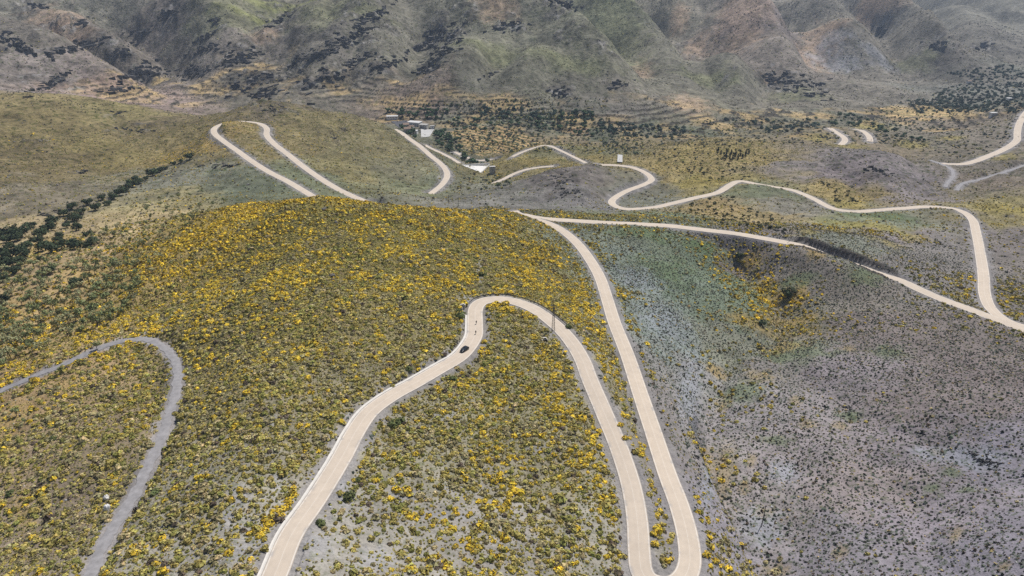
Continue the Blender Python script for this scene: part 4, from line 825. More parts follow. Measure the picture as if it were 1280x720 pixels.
# ------------------------------------------------------------------ trees
def tree_mesh(rng, h, r, lobes, n, size, base, trunk_h, flat=.75, var=.35):
    """crown triangles over several lobes, unit metres"""
    a = rng.uniform(0, 6.28, lobes); q = r * np.sqrt(rng.uniform(.05, .6, lobes)); L = np.stack([q * np.cos(a), q * np.sin(a), rng.uniform(trunk_h + .25 * (h - trunk_h), h - .22 * (h - trunk_h), lobes)], 1); rd = r * rng.uniform(.36, .6, lobes)
    k = rng.integers(0, lobes, n); d = rng.normal(size=(n, 3)); d[:, 2] += .15; d /= np.linalg.norm(d, axis=1)[:, None]; C = L[k] + d * rd[k][:, None] * np.array([1, 1, flat]) * rng.uniform(.55, 1.1, (n, 1))
    T = soup(C, d, size, rng); c = fcol(base, rng, n, var) * (1 + .25 * (rng.random(lobes)[k][:, None] - .5)); return T, c, L
def trunk_mb(h, r, L, rng, th):
    mb = MB(); lean = (rng.uniform(-.2, .2), rng.uniform(-.2, .2)); top = Vector((lean[0], lean[1], th)); mb.tube((0, 0, -.3), top, r, r * .7, 7)
    for l in L[:6]: mb.tube(top, Vector(l), r * .5, r * .15, 5)
    return mb
PROT = {}
def tree_proto(key, nm, seeds, **kw):
    PROT[key] = []
    for s in seeds:
        rng = np.random.default_rng(s); T, c, L = tree_mesh(rng, kw['h'], kw['r'], kw['lobes'], kw['n'], kw['size'], kw['base'], kw['th'], kw.get('flat', .75))
        me = raw_mesh('crown', T.reshape(-1, 3), np.arange(len(T) * 3), 3, [m_leaf], False, c)
        mb = trunk_mb(kw['h'], kw['tr'], L, rng, kw['th']); bmesh.ops.recalc_face_normals(mb.bm, faces=mb.bm.faces); tm = bpy.data.meshes.new('trunk'); mb.bm.to_mesh(tm); mb.bm.free(); tm.materials.append(m_bark)
        PROT[key].append((me, tm))
def plant(key, nm, p, s, label, cat, group, i):
    me, tm = PROT[key][i % len(PROT[key])]
    t = thing(nm, label, cat, (p[0], p[1], p[2] - .1), (i * 2.4) % 6.28, group); t.scale = (s, s, s * (.9 + .2 * ((i * 5 % 7) / 7)))
    link('crown', me, t); link('trunk', tm, t); return t
tree_proto('oak', 'evergreen_oak', (1, 2, 3, 4), h=4.8, r=3.6, lobes=9, n=520, size=.52, base=OAK, th=1.0, tr=.3)
tree_proto('almond', 'almond_tree', (5, 6, 7, 8, 9), h=4.6, r=2.1, lobes=7, n=170, size=.34, base=np.array([.21, .235, .10]), th=1.5, tr=.16)
tree_proto('pale', 'almond_tree', (15, 16, 17), h=4.2, r=2.0, lobes=7, n=130, size=.34, base=np.array([.34, .335, .17]), th=1.4, tr=.14)
tree_proto('valley', 'valley_tree', (25, 26, 27, 28), h=7.5, r=3.6, lobes=8, n=230, size=.85, base=np.array([.07, .115, .055]), th=1.6, tr=.28)
tree_proto('olive', 'olive_tree', (35, 36, 37), h=4.4, r=2.5, lobes=6, n=110, size=.7, base=np.array([.14, .17, .095]), th=1.0, tr=.2)
tree_proto('shrub', 'hillside_shrub', (45, 46, 47, 48), h=2.7, r=1.7, lobes=5, n=90, size=.5, base=np.array([.10, .105, .05]), th=.4, tr=.14)
OAKS = [(8,303,.75),(27,297,1.15),(22,301,.9),(61,289,.9),(66,281,.8),(47,305,.7),(57,313,.95),(70,314,.85),(75,297,.5),(17,324,1.1),(30,322,.85),(6,336,.85),(13,312,.6),(88,309,.8),(97,310,.7),(117,306,.65),(109,309,.4),(110,295,.5),(98,288,.65),(91,276,.8),(80,270,.7),(101,268,.7),(120,263,.75),(98,276,.6),
 (150,244,.8),(158,240,.8),(166,234,.85),(174,230,.7),(191,220,1.0),(237,200,.85),(62,342,.65),(96,357,.65),(3,382,.75),(36,306,.4),(14,340,.5),(135,257,.6),(143,249,.55),(183,225,.5),(207,212,.45),(50,325,.35),(3,297,.9),(14,296,.8),(40,285,.7),(52,297,.8),(34,312,.7),(84,285,.6),(90,262,.7),(110,256,.7),(128,250,.65),(140,247,.6),(5,322,.9),(24,331,.7),(20,342,.6),(170,226,.6),(200,215,.6),(217,206,.5),(226,203,.5),(3,352,.6),(75,303,.6)]
for i, (px, py, s) in enumerate(OAKS):
    p = ground(px, py); place = ('lowest dark clump of the gully' if py > 318 else 'thick dark clump in the lower gully' if px < 80 and py > 276 else 'dark line climbing the gully' if py > 226 else 'upper end of the gully near the loop road')
    lab = f'{"large " if s >= .95 else "small " if s < .6 else ""}dark evergreen oak in the {place}'
    if (px, py) == (237, 200): lab = 'lone dark round oak below the loop road at left'
    if (px, py) == (96, 357): lab = 'dark oak standing alone among pale almond trees'
    plant('oak', 'evergreen_oak', p, s * 1.6, lab, 'tree', 'evergreen oaks along the left gully', i)
for px, py, s, l in [(985, 371, 1.1, 'single dark round tree in the ochre gully of the burnt slope'), (924, 322, .7, 'dark shrub at the foot of the stony road bank'), (953, 407, .6, 'dark bush at the lower end of the ochre gully')]:
    plant('oak', 'gully_tree', ground(px, py), s, l, 'tree', None, int(px))
def poly_pts(poly, n, seed, dmin):
    rng = np.random.default_rng(seed); P = np.array(poly, float); out = []; tries = 0
    lo, hi = P.min(0), P.max(0)
    while len(out) < n and tries < n * 60:
        tries += 1; q = rng.uniform(lo, hi); ins = False; j = len(P) - 1
        for k in range(len(P)):
            if (P[k, 1] > q[1]) != (P[j, 1] > q[1]) and q[0] < (P[j, 0] - P[k, 0]) * (q[1] - P[k, 1]) / (P[j, 1] - P[k, 1]) + P[k, 0]: ins = not ins
            j = k
        if ins and all(abs(q[0] - o[0]) + 1.6 * abs(q[1] - o[1]) > dmin for o in out): out.append(q)
    out = np.array(out); W3 = cast(out[:, 0], out[:, 1], zat); k = (drat(W3[:, 0], W3[:, 1]) > 2.5) & (ddat(W3[:, 0], W3[:, 1]) > 1.2); return out[k], W3[k]
q, W3 = poly_pts([(0,335),(60,325),(110,300),(150,272),(190,245),(245,238),(285,252),(215,300),(190,352),(160,395),(110,415),(0,462)], 235, 3, 9.5)
rng = np.random.default_rng(9)
for i, (a, p) in enumerate(zip(q, W3)):
    lower = a[1] > 330; pale = rng.random() < .4
    plant('pale' if pale else 'almond', 'almond_tree', p, rng.uniform(.85, 1.5) if lower else rng.uniform(.65, 1.1), ('pale thin almond tree' if pale else 'green almond tree') + (' on the lower straw coloured slope at left' if lower else ' on the upper slope beside the oak gully'), 'tree', 'almond trees on the left slope', i)
for i, (px, py, s, l) in enumerate([(21,520,.9,'thin green sapling alone at the left edge above the track bend'), (31,530,.5,'tiny sapling beside the thin sapling at the left edge'), (122,438,.95,'dark bare almond tree right at the upper edge of the track'), (78,466,.8,'small almond tree below the track at left'),  (100,455,.6,'low almond tree between the track and the orchard')]):
    plant('almond', 'almond_tree', ground(px, py), s, l, 'tree', None, i + 3)
# valley trees in view, each its own
ZN = [([(540,166),(556,165),(575,176),(580,190),(562,190),(545,180)],34,3.2,'valley','in the dark grove right of the village yard'),([(560,150),(620,150),(700,150),(690,168),(620,166),(570,164)],40,6,'valley','along the wooded stream beyond the village'),
 ([(575,196),(600,204),(620,203),(620,208),(590,207),(572,202)],14,3,'valley','in the hedge between the two pale lanes'),([(690,142),(750,142),(758,160),(740,172),(700,165)],34,5,'valley','in the wooded hollow at the valley centre'),([(480,139),(560,139),(560,148),(545,150),(500,146)],22,5,'valley','behind the village roofs'),
 ([(500,160),(522,164),(522,176),(510,172)],12,3.5,'valley','among the houses of the village'),([(580,168),(660,160),(690,180),(650,192),(590,192)],46,6,'olive','in the orchard rows of the valley'),([(700,165),(800,170),(800,195),(740,190)],32,6.5,'olive','on the dry flat behind the burnt knoll'),
 ([(1000,150),(1060,142),(1120,165),(1160,178),(1100,172),(1040,158)],46,4.5,'valley','in the dark belt behind the two short lanes'),([(1090,138),(1190,140),(1190,170),(1110,160)],44,5.5,'olive','in the dry orchard of the right valley'),([(600,228),(640,222),(640,232),(610,238)],6,5,'olive','beside the lower lane at the knoll'),([(500,128),(700,125),(700,148),(560,146)],40,8,'olive','on the terraces below the mountain')]
cnt = 0
for n, (poly, k, dm, key, where) in enumerate(ZN):
    q, W3 = poly_pts(poly, k, 50 + n, dm); rng = np.random.default_rng(n)
    for i, p in enumerate(W3):
        cnt += 1; plant(key, 'valley_tree' if key == 'valley' else 'olive_tree', p, rng.uniform(.6, 1.15), ('dark green tree ' if key == 'valley' else 'grey green small tree ') + where, 'tree', 'trees ' + where, i)
for n, (poly, k, dm, where) in enumerate([([(860,255),(905,244),(960,268),(985,292),(940,288),(890,280),(840,272)], 58, 6.5, 'on the ochre slope above the valley road'), ([(830,180),(880,180),(960,185),(955,222),(880,226),(820,205)], 74, 7, 'on the yellow hillside around the cypresses'), ([(1022,226),(1060,240),(1070,254),(1040,252)], 14, 6, 'on the ochre bank above the switchback')]):
    q, W3 = poly_pts(poly, k, 90 + n, dm); rng = np.random.default_rng(n + 30)
    for i, p in enumerate(W3): plant('shrub', 'hillside_shrub', p, rng.uniform(.6, 1.2), 'rounded green shrub ' + where, 'shrub', 'shrubs ' + where, i)
# speckle of bushes and loose rock over the mountains
rng = np.random.default_rng(61); n = 90000; th = rng.uniform(math.radians(-40), math.radians(40), n); R = np.exp(rng.uniform(math.log(1060), math.log(3200), n)); x, y = R * np.sin(th), R * np.cos(th); g = fbm(x, y, 90, 3, 241) + .8 * fbm(x, y, 25, 2, 243); k = rng.random(n) < np.clip(.35 + .9 * g, .05, 1); x, y, R = x[k], y[k], R[k]
merged('mountain_scrub', np.stack([x, y, zat(x, y) - .1], 1), rng.uniform(.5, 1.5, len(x)) * np.clip(R / 1500, .75, 1.8), rng.choice(np.array(['dark', 'olive', 'brown', 'brown', 'grey', 'stone']), len(x), p=[.3, .14, .2, .12, .12, .12]), variants(6, 8, .7, 1, .8), 'sparse bushes and loose rock speckling the mountain flanks')
# cypress row
rng = np.random.default_rng(4); CY = []
for s in range(3):
    n = 150; zt_ = rng.uniform(.3, 7, n); a = rng.uniform(0, 6.28, n); rr = .95 * np.sin(np.clip((zt_ + .6) / 7.8, 0, 1) * math.pi) ** .7 + .1; C = np.stack([rr * np.cos(a), rr * np.sin(a), zt_], 1); d = np.stack([np.cos(a), np.sin(a), 0 * a + .3], 1)
    CY.append((raw_mesh('crown', soup(C, d, .5, rng).reshape(-1, 3), np.arange(n * 3), 3, [m_leaf], False, fcol(np.array([.024, .036, .024]), rng, n, .3)), MB().tube((0, 0, -.3), (0, 0, 2), .15, .08).build('trunk', m_bark).data))
for o in [o for o in COL.objects if o.name.startswith('trunk') and o.parent is None]: bpy.data.objects.remove(o)
for i, (px, py) in enumerate([(897,192),(901,193),(905,196),(908,192),(912,198),(916,199),(919,197),(922,200),(925,196),(928,198),(932,194),(936,192),(907,200),(914,193)]):
    p = ground(px, py); t = thing('cypress_tree', 'narrow dark cypress in the small stand on the yellow hillside', 'tree', p, i, 'cypresses on the yellow hillside'); link('crown', CY[i % 3][0], t); link('trunk', CY[i % 3][1], t); t.scale = (1, 1, rng.uniform(.7, 1.15))
# low growth on the valley floor
P_ = np.concatenate([poly_pts(poly, k, k + 7, .4)[1] for poly, k in (([(540,150),(700,138),(780,150),(820,195),(700,190),(560,195)], 1100), ([(780,160),(900,148),(1010,150),(1150,180),(960,180),(800,185)], 700), ([(1040,140),(1190,120),(1280,150),(1240,200),(1170,195),(1100,180)], 620), ([(480,128),(760,120),(760,150),(500,150)], 500), ([(590,215),(640,215),(640,235),(560,240)], 60))])
rng = np.random.default_rng(12); merged('valley_scrub', P_, rng.uniform(.8, 2.2, len(P_)), rng.choice(np.array(['dark', 'teal', 'teal', 'olive', 'green', 'straw']), len(P_)), variants(8, 36, .4, 3, .9), 'low bushes and hedges scattered over the valley floor')
# the far riverside wood reads as one mass
P_ = []
for poly, k in (([(1165,118),(1215,100),(1280,92),(1300,120),(1290,142),(1230,140),(1180,136)], 520), ([(1130,126),(1200,122),(1240,140),(1150,142)], 160), ([(900,150),(1010,150),(1040,162),(960,166)], 90), ([(740,150),(860,160),(850,176),(760,170)], 110), ([(1180,92),(1260,80),(1290,95),(1220,100)], 120), ([(600,132),(740,140),(740,150),(600,146)], 90)):
    P_.append(poly_pts(poly, k, k, .6)[1])
P_ = np.concatenate(P_); rng = np.random.default_rng(2); rd_ = rng.uniform(1.8, 4.2, len(P_))
OAK_, DARKT[:] = OAK, np.array([.055, .085, .06])
merged('riverside_wood', P_, rd_, np.where(rng.random(len(P_)) < .75, 'dark', 'teal').astype('U8'), variants(8, 70, .3, 4, 1.0), 'dark wood and orchards along the far valley bottom')
print('trees', cnt, time.time() - T0)

# ------------------------------------------------------------------ schist outcrops on the mountain flanks
m_schist = facecol_mat('schist', .9, .12)
def outcrop(px, py, rx, ry, tilt, label, group, seed, big=1.):
    rng = np.random.default_rng(seed); c = ground(px, py); R = math.hypot(c[0], c[1]); k = R / F * 1.05; n = int(np.clip(rx * ry * .22, 7, 60)); V = []; Fc = []
    for i in range(n):
        u, v = rng.normal(size=2) * .5; a = u * rx; b = v * ry - tilt * a; q = cast(px + a, py + b, zat)[0]
        if abs(np.linalg.norm(q) - np.linalg.norm(c)) > .4 * R: continue
        l, w, h = rng.uniform(2.2, 8) * k * big, rng.uniform(.7, 1.9) * k * big, rng.uniform(.6, 2.0) * k * big; rz = rng.normal() * .3 + .5 * np.sign(tilt + .01); tx = rng.uniform(-.35, .1); ty = rng.normal() * .15
        B = np.array([(x_, y_, z_) for x_ in (-.5, .5) for y_ in (-.5, .5) for z_ in (-.5, .5)]) * (1 + .35 * rng.uniform(-1, 1, (8, 3))) * [l, w, h * 1.6]
        M = np.array((Matrix.Rotation(rz, 3, 'Z') @ Matrix.Rotation(tx, 3, 'X') @ Matrix.Rotation(ty, 3, 'Y'))); B[::2, 2] -= 1.6 * h; B = B @ M.T + q + [0, 0, h * .15]
        o = len(V) * 8; V.append(B)
        for f in ((0,1,3,2), (4,6,7,5), (0,4,5,1), (2,3,7,6), (0,2,6,4), (1,5,7,3)): Fc.append([o + j for j in f])
    if not V: return
    nb = len(V); V = np.concatenate(V); p0 = V.mean(0); order = np.argsort(V[::8, 0]); col = np.repeat(np.array([.075, .071, .068]) * rng.uniform(.6, 2.1, (len(Fc) // 6, 1)), 6, 0)
    for i_, j_ in zip(order, order[1:]): Fc.append([i_ * 8, i_ * 8 + 2, j_ * 8 + 2, j_ * 8])     # the bedrock below joins the blocks
    col = np.concatenate([col, np.full((nb - 1, 3), .1)])
    link('rock_outcrop', raw_mesh('rock_outcrop', V - p0, np.array(Fc).ravel(), 4, [m_schist], False, col), None, p0, 0, label=label, category='rocks', group=group)
OUT = [(320,103,38,12,.2),(300,73,24,9,.3),(408,97,40,14,.35),(440,45,26,10,.5),(392,70,24,8,.3),(465,20,30,8,.45),(555,48,30,9,.3),(548,38,18,5,.3),(100,58,34,6,.3),(20,55,26,10,-.4),(62,105,24,6,.5),(105,28,9,4,0),(210,17,12,5,.2),(175,92,26,9,.2),(148,65,14,6,.3),(540,82,22,9,.6),(560,62,20,6,.3),(700,115,14,6,.4),(772,105,14,5,.2),(1000,105,36,12,-.25),(968,98,16,8,0),(640,32,20,6,.1),(706,6,20,5,-.2),(1172,58,12,5,-.2),(1232,58,12,4,.3),(1105,38,9,4,0),(482,80,22,7,.4),(350,25,18,6,.5),(262,45,14,5,.3),(330,118,24,5,.1),(260,60,20,6,.2),(240,90,24,7,.1),(450,75,14,5,.4),(520,60,14,5,.3),(610,95,10,4,.3),(180,40,14,5,.3),(50,10,12,4,0),(270,25,10,4,.3),(420,60,16,5,.4),(150,112,20,4,.1)]
for i, b in enumerate(OUT):
    z_ = 'left flank of the far mountain' if b[0] < 270 else 'rocky middle flank above the loop road' if b[0] < 600 else 'green rounded flank behind the valley' if b[0] < 850 else 'right hand flank above the wooded valley'
    outcrop(b[0], b[1], b[2] * 1.1, b[3] * 1.1, b[4], 'dark broken schist outcrop on the ' + z_, 'schist outcrops on the ' + z_, 100 + i)
for i, (b, l) in enumerate([((168,162,22,3,-.1),'long low grey outcrop in the left grass hill'),((143,142,8,3,0),'small dark rock knob on the left grass hill'),((340,137,18,5,-.1),'dark rocks on the crest above the loop road'),((430,163,6,3,0),'pair of dark rocks right of the loop road'),((418,175,6,3,0),'lower dark rocks right of the loop road'),((700,225,20,8,.1),'scattered dark rocks on the burnt knoll'),((715,240,20,7,.1),'lower scattered rocks on the front of the burnt knoll'),((105,215,6,2,0),'tiny dark rock in the left hollow'),((405,252,5,3,0),'dark rocks crowning the near summit'),((60,268,14,4,.2),'grey rocks above the oak gully'),((790,312,6,2,0),'small rocks on the outer road bank'),((872,575,5,30,-1.2),'broken dark rock bank under the outer road'),((285,207,26,4,.05),'dark rocks along the crest of the grey green knoll at left'),((1105,215,26,5,-.2),'thin dark rock line on the burnt dome'),((1230,575,18,9,-.5),'jagged dark rocks at the right edge of the burnt slope'),((1062,512,10,4,-.3),'short dark rock ledge high on the burnt slope'),((1150,545,14,4,-.2),'thin dark rock ledge on the burnt slope')]):
    outcrop(*b, l, 'rocks on the hills', 200 + i, .7)

# ------------------------------------------------------------------ roadside furniture
m_black = simple_mat('black_paint', (.012, .013, .016), .25, .1, 1., .5); m_glass = simple_mat('dark_glass', (.06, .07, .08), .08, .05, 1., .6); m_tyre = simple_mat('rubber', (.02, .02, .02), .9, .1, 8.)
m_steel = simple_mat('galvanised_steel', (.33, .34, .35), .5, .15, 4., .5); m_dsteel = simple_mat('weathered_steel', (.10, .095, .09), .7, .2, 4.); m_wood = simple_mat('pole_wood', (.085, .07, .058), .9, .25, 3.); m_alloy = simple_mat('alloy', (.5, .5, .52), .35, .1, 3., .5)
m_lamp = simple_mat('lamp_glass', (.8, .8, .78), .15, .05, 1., .6); m_red = simple_mat('red_lens', (.35, .02, .02), .2, .05, 1., .6); m_cer = simple_mat('insulator', (.3, .22, .16), .3, .1, 3.)
m_tile = simple_mat('roof_tile', (.28, .20, .15), .9, .25, .8); m_plaster = simple_mat('grey_plaster', (.42, .40, .37), .9, .2, .5); m_flat = simple_mat('flat_roof', (.60, .59, .57), .85, .15, .4); m_dark = simple_mat('dark_opening', (.02, .02, .022), .6, .1, 2.); m_door = simple_mat('door_wood', (.14, .08, .05), .7, .2, 3.)
L = LINES['mountain_road']; mpx, mpy, _ = pix(L)
d_ = np.gradient(L[:, :2], axis=0); d_ /= np.linalg.norm(d_, axis=1)[:, None]; rgt = np.stack([d_[:, 1], -d_[:, 0]], 1)
kA = int(np.argmin(np.hypot(mpx - 594, mpy - 392)))
ribbon('concrete_gutter', np.concatenate([L[:kA, :2] - rgt[:kA] * 3.78, L[:kA, 2:3]], 1), .44, m_concrete, lift=.05, wob=.06, prof=[(-1, .10, 0), (-.5, -.03, 0), (0, -.07, 0), (.6, .0, 0), (1, .02, 0)])
# guard rail round the outside of the near bend
k0 = int(np.argmin(np.hypot(mpx - 595, mpy - 379))); k1 = int(np.argmin(np.hypot(mpx - 703, mpy - 414)))
G = np.concatenate([L[k0:k1, :2] - rgt[k0:k1] * 4.0, L[k0:k1, 2:3]], 1); g0 = G[len(G) // 2].copy()
t = thing('guard_rail', 'dark steel guard rail curving round the outside of the near hairpin', 'guard rail', g0)
bm = bmesh.new(); prof = [(.03, .42), (.10, .52), (.03, .65), (.10, .78), (.03, .90), (-.02, .90), (-.02, .42)]; rows = []
for p, n in zip(G, rgt[k0:k1]): rows.append([bm.verts.new((p[0] + n[0] * a - g0[0], p[1] + n[1] * a - g0[1], p[2] + z - g0[2])) for a, z in prof])
for a, b in zip(rows, rows[1:]):
    for j in range(7): bm.faces.new((a[j], a[(j+1) % 7], b[(j+1) % 7], b[j]))
mb = MB(); mb.bm.free(); mb.bm = bm; mb.build('rail_beam', m_dsteel, t)
for p, n in list(zip(G, rgt[k0:k1]))[::4]: MB().box((p[0] - n[0] * .1 - g0[0], p[1] - n[1] * .1 - g0[1], p[2] + .3 - g0[2]), (.12, .12, 1.1)).build('post', m_dsteel, t)
# culvert headwall at the start of the bend and the pipe mouth in the scrub
p = ground(577.5, 383); t = thing('culvert_headwall', 'small white concrete culvert headwall at the left start of the hairpin', 'culvert', p, .5)
MB().box((0, .25, .3), (2.6, .4, 1.5)).box((-1.2, -.5, .25), (.3, 1.1, 1.3), .2).box((1.2, -.5, .25), (.3, 1.1, 1.3), -.2).build('headwall', m_white, t)
mb = MB(); mb.ring((0, .03, .25), .42, .07, 'Y').build('pipe', m_concrete, t); MB().tube((0, .06, .25), (0, .035, .25), .36, n=16).build('pipe_opening', m_dark, t)
p = ground(680.5, 426); t = thing('drain_box', 'pale concrete drain box with a dark opening among the broom', 'drain', p, .3)
MB().box((-1.05, 0, .3), (.2, 1.8, 1.2)).box((1.05, 0, .3), (.2, 1.8, 1.2)).box((0, .85, .4), (1.9, .2, 1.4)).build('chamber', m_concrete, t); MB().box((0, -.06, .35), (1.86, 1.6, 1.15)).build('opening', m_dark, t); MB().box((.3, .62, 1.16), (1.5, .5, .1)).build('cover_slab', m_concrete, t)
# lattice pylon on the inside of the road
p = ground(691.5, 414); p[2] -= .2
t = thing('lattice_pylon', 'slim grey lattice power pylon beside the near hairpin road', 'pylon', p, .3)
Hh, b0, b1 = 13.0, .55, .16
cor = [(-1, -1), (1, -1), (1, 1), (-1, 1)]
for sx, sy in cor: MB().tube((sx * b0, sy * b0, 0), (sx * b1, sy * b1, Hh), .075, .06, 4).build('leg', m_dsteel, t)
mb = MB(); zs = np.linspace(0, Hh, 12)
for z0, z1 in zip(zs, zs[1:]):
    w0, w1 = b0 + (b1 - b0) * z0 / Hh, b0 + (b1 - b0) * z1 / Hh
    for k in range(4):
        a, b = cor[k], cor[(k + 1) % 4]; mb.tube((a[0] * w0, a[1] * w0, z0), (b[0] * w1, b[1] * w1, z1), .032, n=4)
mb.build('bracing', m_dsteel, t)
for z in (12.2, 11.0, 9.6): 
    a = MB().tube((-1.25, 0, z), (1.25, 0, z), .07, n=5).tube((-1.2, 0, z), (0, 0, z + .5), .035, n=4).tube((1.2, 0, z), (0, 0, z + .5), .035, n=4).build('cross_arm', m_dsteel, t)
    for sx in (-1.15, 1.15): MB().tube((sx, 0, z - .06), (sx, 0, z - .5), .07, .09, 6).build('insulator', m_cer, a)
MB().box((0, 0, 10.4), (.5, .5, 1.6)).build('transformer_box', m_dsteel, t)
MB().box((0, 0, -.1), (1.6, 1.6, .5), bevel=.04).build('footing', m_concrete, t)
POLES = [(952.5,655,8.3,'leaning wooden pole lowest on the burnt slope'),(964.5,549,7.2,'wooden pole on the burnt slope above a pale curved scar'),(978.6,398,9,'wooden pole at the foot of the ochre gully'),(985.5,333,9,'wooden pole just below the road cutting'),(988.5,297,8,'wooden pole between the valley road and the switchback'),(992,272,8,'farthest wooden pole near the upper switchback'),(573,259,9,'wooden pole at the right of the hill crest'),(561,255,8,'wooden pole left of its twin on the hill crest')]
for i, (px, py, h, lab) in enumerate(POLES):
    p = ground(px, py); t = thing('utility_pole', lab, 'pole', p, .4 + .2 * i, 'utility poles crossing the slopes')
    MB().tube((0, 0, -.6), (.25 if i == 0 else .05, 0, h), .16, .11, 8).build('mast', m_wood, t)
    a = MB().box((.05, 0, h - .5), (1.5, .1, .12)).build('cross_arm', m_wood, t)
    for sx in (-.6, .05, .7): MB().tube((sx, 0, h - .44), (sx, 0, h - .2), .04, .05, 6).build('insulator', m_cer, a)

# ------------------------------------------------------------------ black car going down the road
def onroad(px, py):
    k = int(np.argmin(np.hypot(mpx - px, mpy - py))); p = at_z(px, py, L[k, 2] + .05); return p, k
p, k = onroad(580.5, 438.2); hd = -d_[k - 7]            # driving towards the lower left
sl_ = (L[k-2, 2] - L[k+2, 2]) / np.linalg.norm(L[k-2, :2] - L[k+2, :2])
t = thing('car', 'black hatchback car driving down the pale road below the bend', 'car', p, math.atan2(-hd[0], hd[1])); t.rotation_euler[0] = math.atan(sl_)
# local +Y is forward
def loft(secs):
    bm = bmesh.new(); rows = [[bm.verts.new(v) for v in s] for s in secs]; n = len(rows[0])
    for a, b in zip(rows, rows[1:]):
        for j in range(n): bm.faces.new((a[j], a[(j+1) % n], b[(j+1) % n], b[j]))
    bm.faces.new(rows[0][::-1]); bm.faces.new(rows[-1]); mb = MB(); mb.bm.free(); mb.bm = bm; return mb
def sec(y, w, z0, z1, e=.10): return [(-w, y, z0), (-w - .02, y, (z0 + z1) / 2), (-w + e, y, z1 - .02), (0, y, z1 + .03), (w - e, y, z1 - .02), (w + .02, y, (z0 + z1) / 2), (w, y, z0)]
body = loft([sec(-2.12, .72, .38, .80), sec(-2.0, .82, .28, .95), sec(-1.4, .88, .24, 1.0), sec(0, .89, .22, .97), sec(.9, .88, .22, .93), sec(1.6, .85, .24, .84), sec(2.0, .77, .28, .70), sec(2.12, .62, .36, .58)]).build('body', m_black, t, True)
def csec(y, w, z, wt): return [(-w, y, .9), (-wt, y, z), (wt, y, z), (w, y, .9)]
loft([csec(-1.95, .74, .93, .70), csec(-1.45, .78, 1.36, .62), csec(-.9, .8, 1.46, .64), csec(.0, .8, 1.47, .64), csec(.45, .8, 1.38, .62), csec(1.2, .76, .92, .70)]).build('cabin_glass', m_glass, t)
loft([[(-.63, -1.5, 1.37), (-.63, -1.5, 1.40), (.63, -1.5, 1.40), (.63, -1.5, 1.37)], [(-.66, -.9, 1.46), (-.66, -.9, 1.50), (.66, -.9, 1.50), (.66, -.9, 1.46)], [(-.66, 0, 1.47), (-.66, 0, 1.51), (.66, 0, 1.51), (.66, 0, 1.47)], [(-.63, .42, 1.39), (-.63, .42, 1.42), (.63, .42, 1.42), (.63, .42, 1.39)]]).build('roof', m_black, t)
for sx in (-1, 1):
    MB().tube((sx * .69, .44, 1.40), (sx * .77, 1.18, .94), .035, n=5).tube((sx * .70, -.3, 1.48), (sx * .82, -.25, .96), .04, n=5).tube((sx * .68, -1.45, 1.38), (sx * .78, -1.9, .95), .06, n=5).build('window_pillar', m_black, t)
    MB().box((sx * .98, .85, 1.0), (.18, .1, .13), bevel=.02).build('wing_mirror', m_black, t)
    MB().box((sx * .58, 2.02, .66), (.3, .12, .12), -sx * .35, bevel=.02).build('headlight', m_lamp, t); MB().box((sx * .64, -2.07, .78), (.22, .1, .2), sx * .2, bevel=.02).build('tail_light', m_red, t)
    for y in (-1.3, 1.3):
        w_ = thing('wheel', '', '', (sx * .80, y, .32)); w_.parent = t
        for kk in ('label', 'category'): del w_[kk]
        MB().ring((0, 0, 0), .24, .085, 'X', 24, 8).build('tyre', m_tyre, w_, True); MB().tube((-.05 , 0, 0), (.05, 0, 0), .19, n=16).build('rim', m_alloy, w_)
# ------------------------------------------------------------------ two cyclists behind the car
m_skin = simple_mat('skin', (.42, .25, .17), .6, .08, 5.); m_kit = simple_mat('dark_jersey', (.03, .03, .035), .8, .2, 5.); m_short = simple_mat('black_shorts', (.015, .015, .017), .8, .1, 5.); m_helm = simple_mat('helmet', (.05, .05, .055), .4, .1, 5.); m_frame = simple_mat('bike_frame', (.05, .05, .06), .4, .1, 3., .5)
def bicycle(loc, rz, rx, label):
    t = thing('bicycle', label, 'bicycle', loc, rz, 'bicycles on the near road'); t.rotation_euler[0] = rx
    for y in (-.5, .52):
        w_ = bpy.data.objects.new('wheel', None); COL.objects.link(w_); w_.parent = t; w_.location = (0, y, .34)
        MB().ring((0, 0, 0), .32, .02, 'X', 28, 6).build('tyre', m_tyre, w_); mb = MB().ring((0, 0, 0), .295, .012, 'X', 28, 5).tube((-.05, 0, 0), (.05, 0, 0), .025)
        for a in range(10): mb.tube((0, 0, 0), (0, .29 * math.cos(a * .628), .29 * math.sin(a * .628)), .003, n=3)
        mb.build('rim', m_alloy, w_)
    MB().tube((0, -.08, .28), (0, -.22, .86), .018).tube((0, -.08, .28), (0, .38, .80), .02).tube((0, -.2, .78), (0, .36, .86), .018).tube((0, -.5, .34), (0, -.08, .28), .012).tube((0, -.5, .34), (0, -.19, .78), .01).tube((0, .52, .34), (0, .38, .80), .014).tube((0, .38, .8), (0, .35, .93), .016).build('frame', m_frame, t)
    MB().tube((-.2, .38, .95), (.2, .38, .95), .014).tube((-.2, .38, .95), (-.2, .47, .93), .014).tube((.2, .38, .95), (.2, .47, .93), .014).build('handlebar', m_black, t)
    MB().box((0, -.24, .90), (.14, .27, .05), taper=.8, bevel=.015).build('saddle', m_tyre, t)
    MB().tube((-.09, -.08, .28), (.09, -.08, .28), .02).tube((.09, -.08, .28), (.10, .05, .17), .012).tube((-.09, -.08, .28), (-.10, -.21, .39), .012).box((.15, .05, .17), (.09, .08, .02)).box((-.15, -.21, .39), (.09, .08, .02)).build('crank', m_alloy, t)
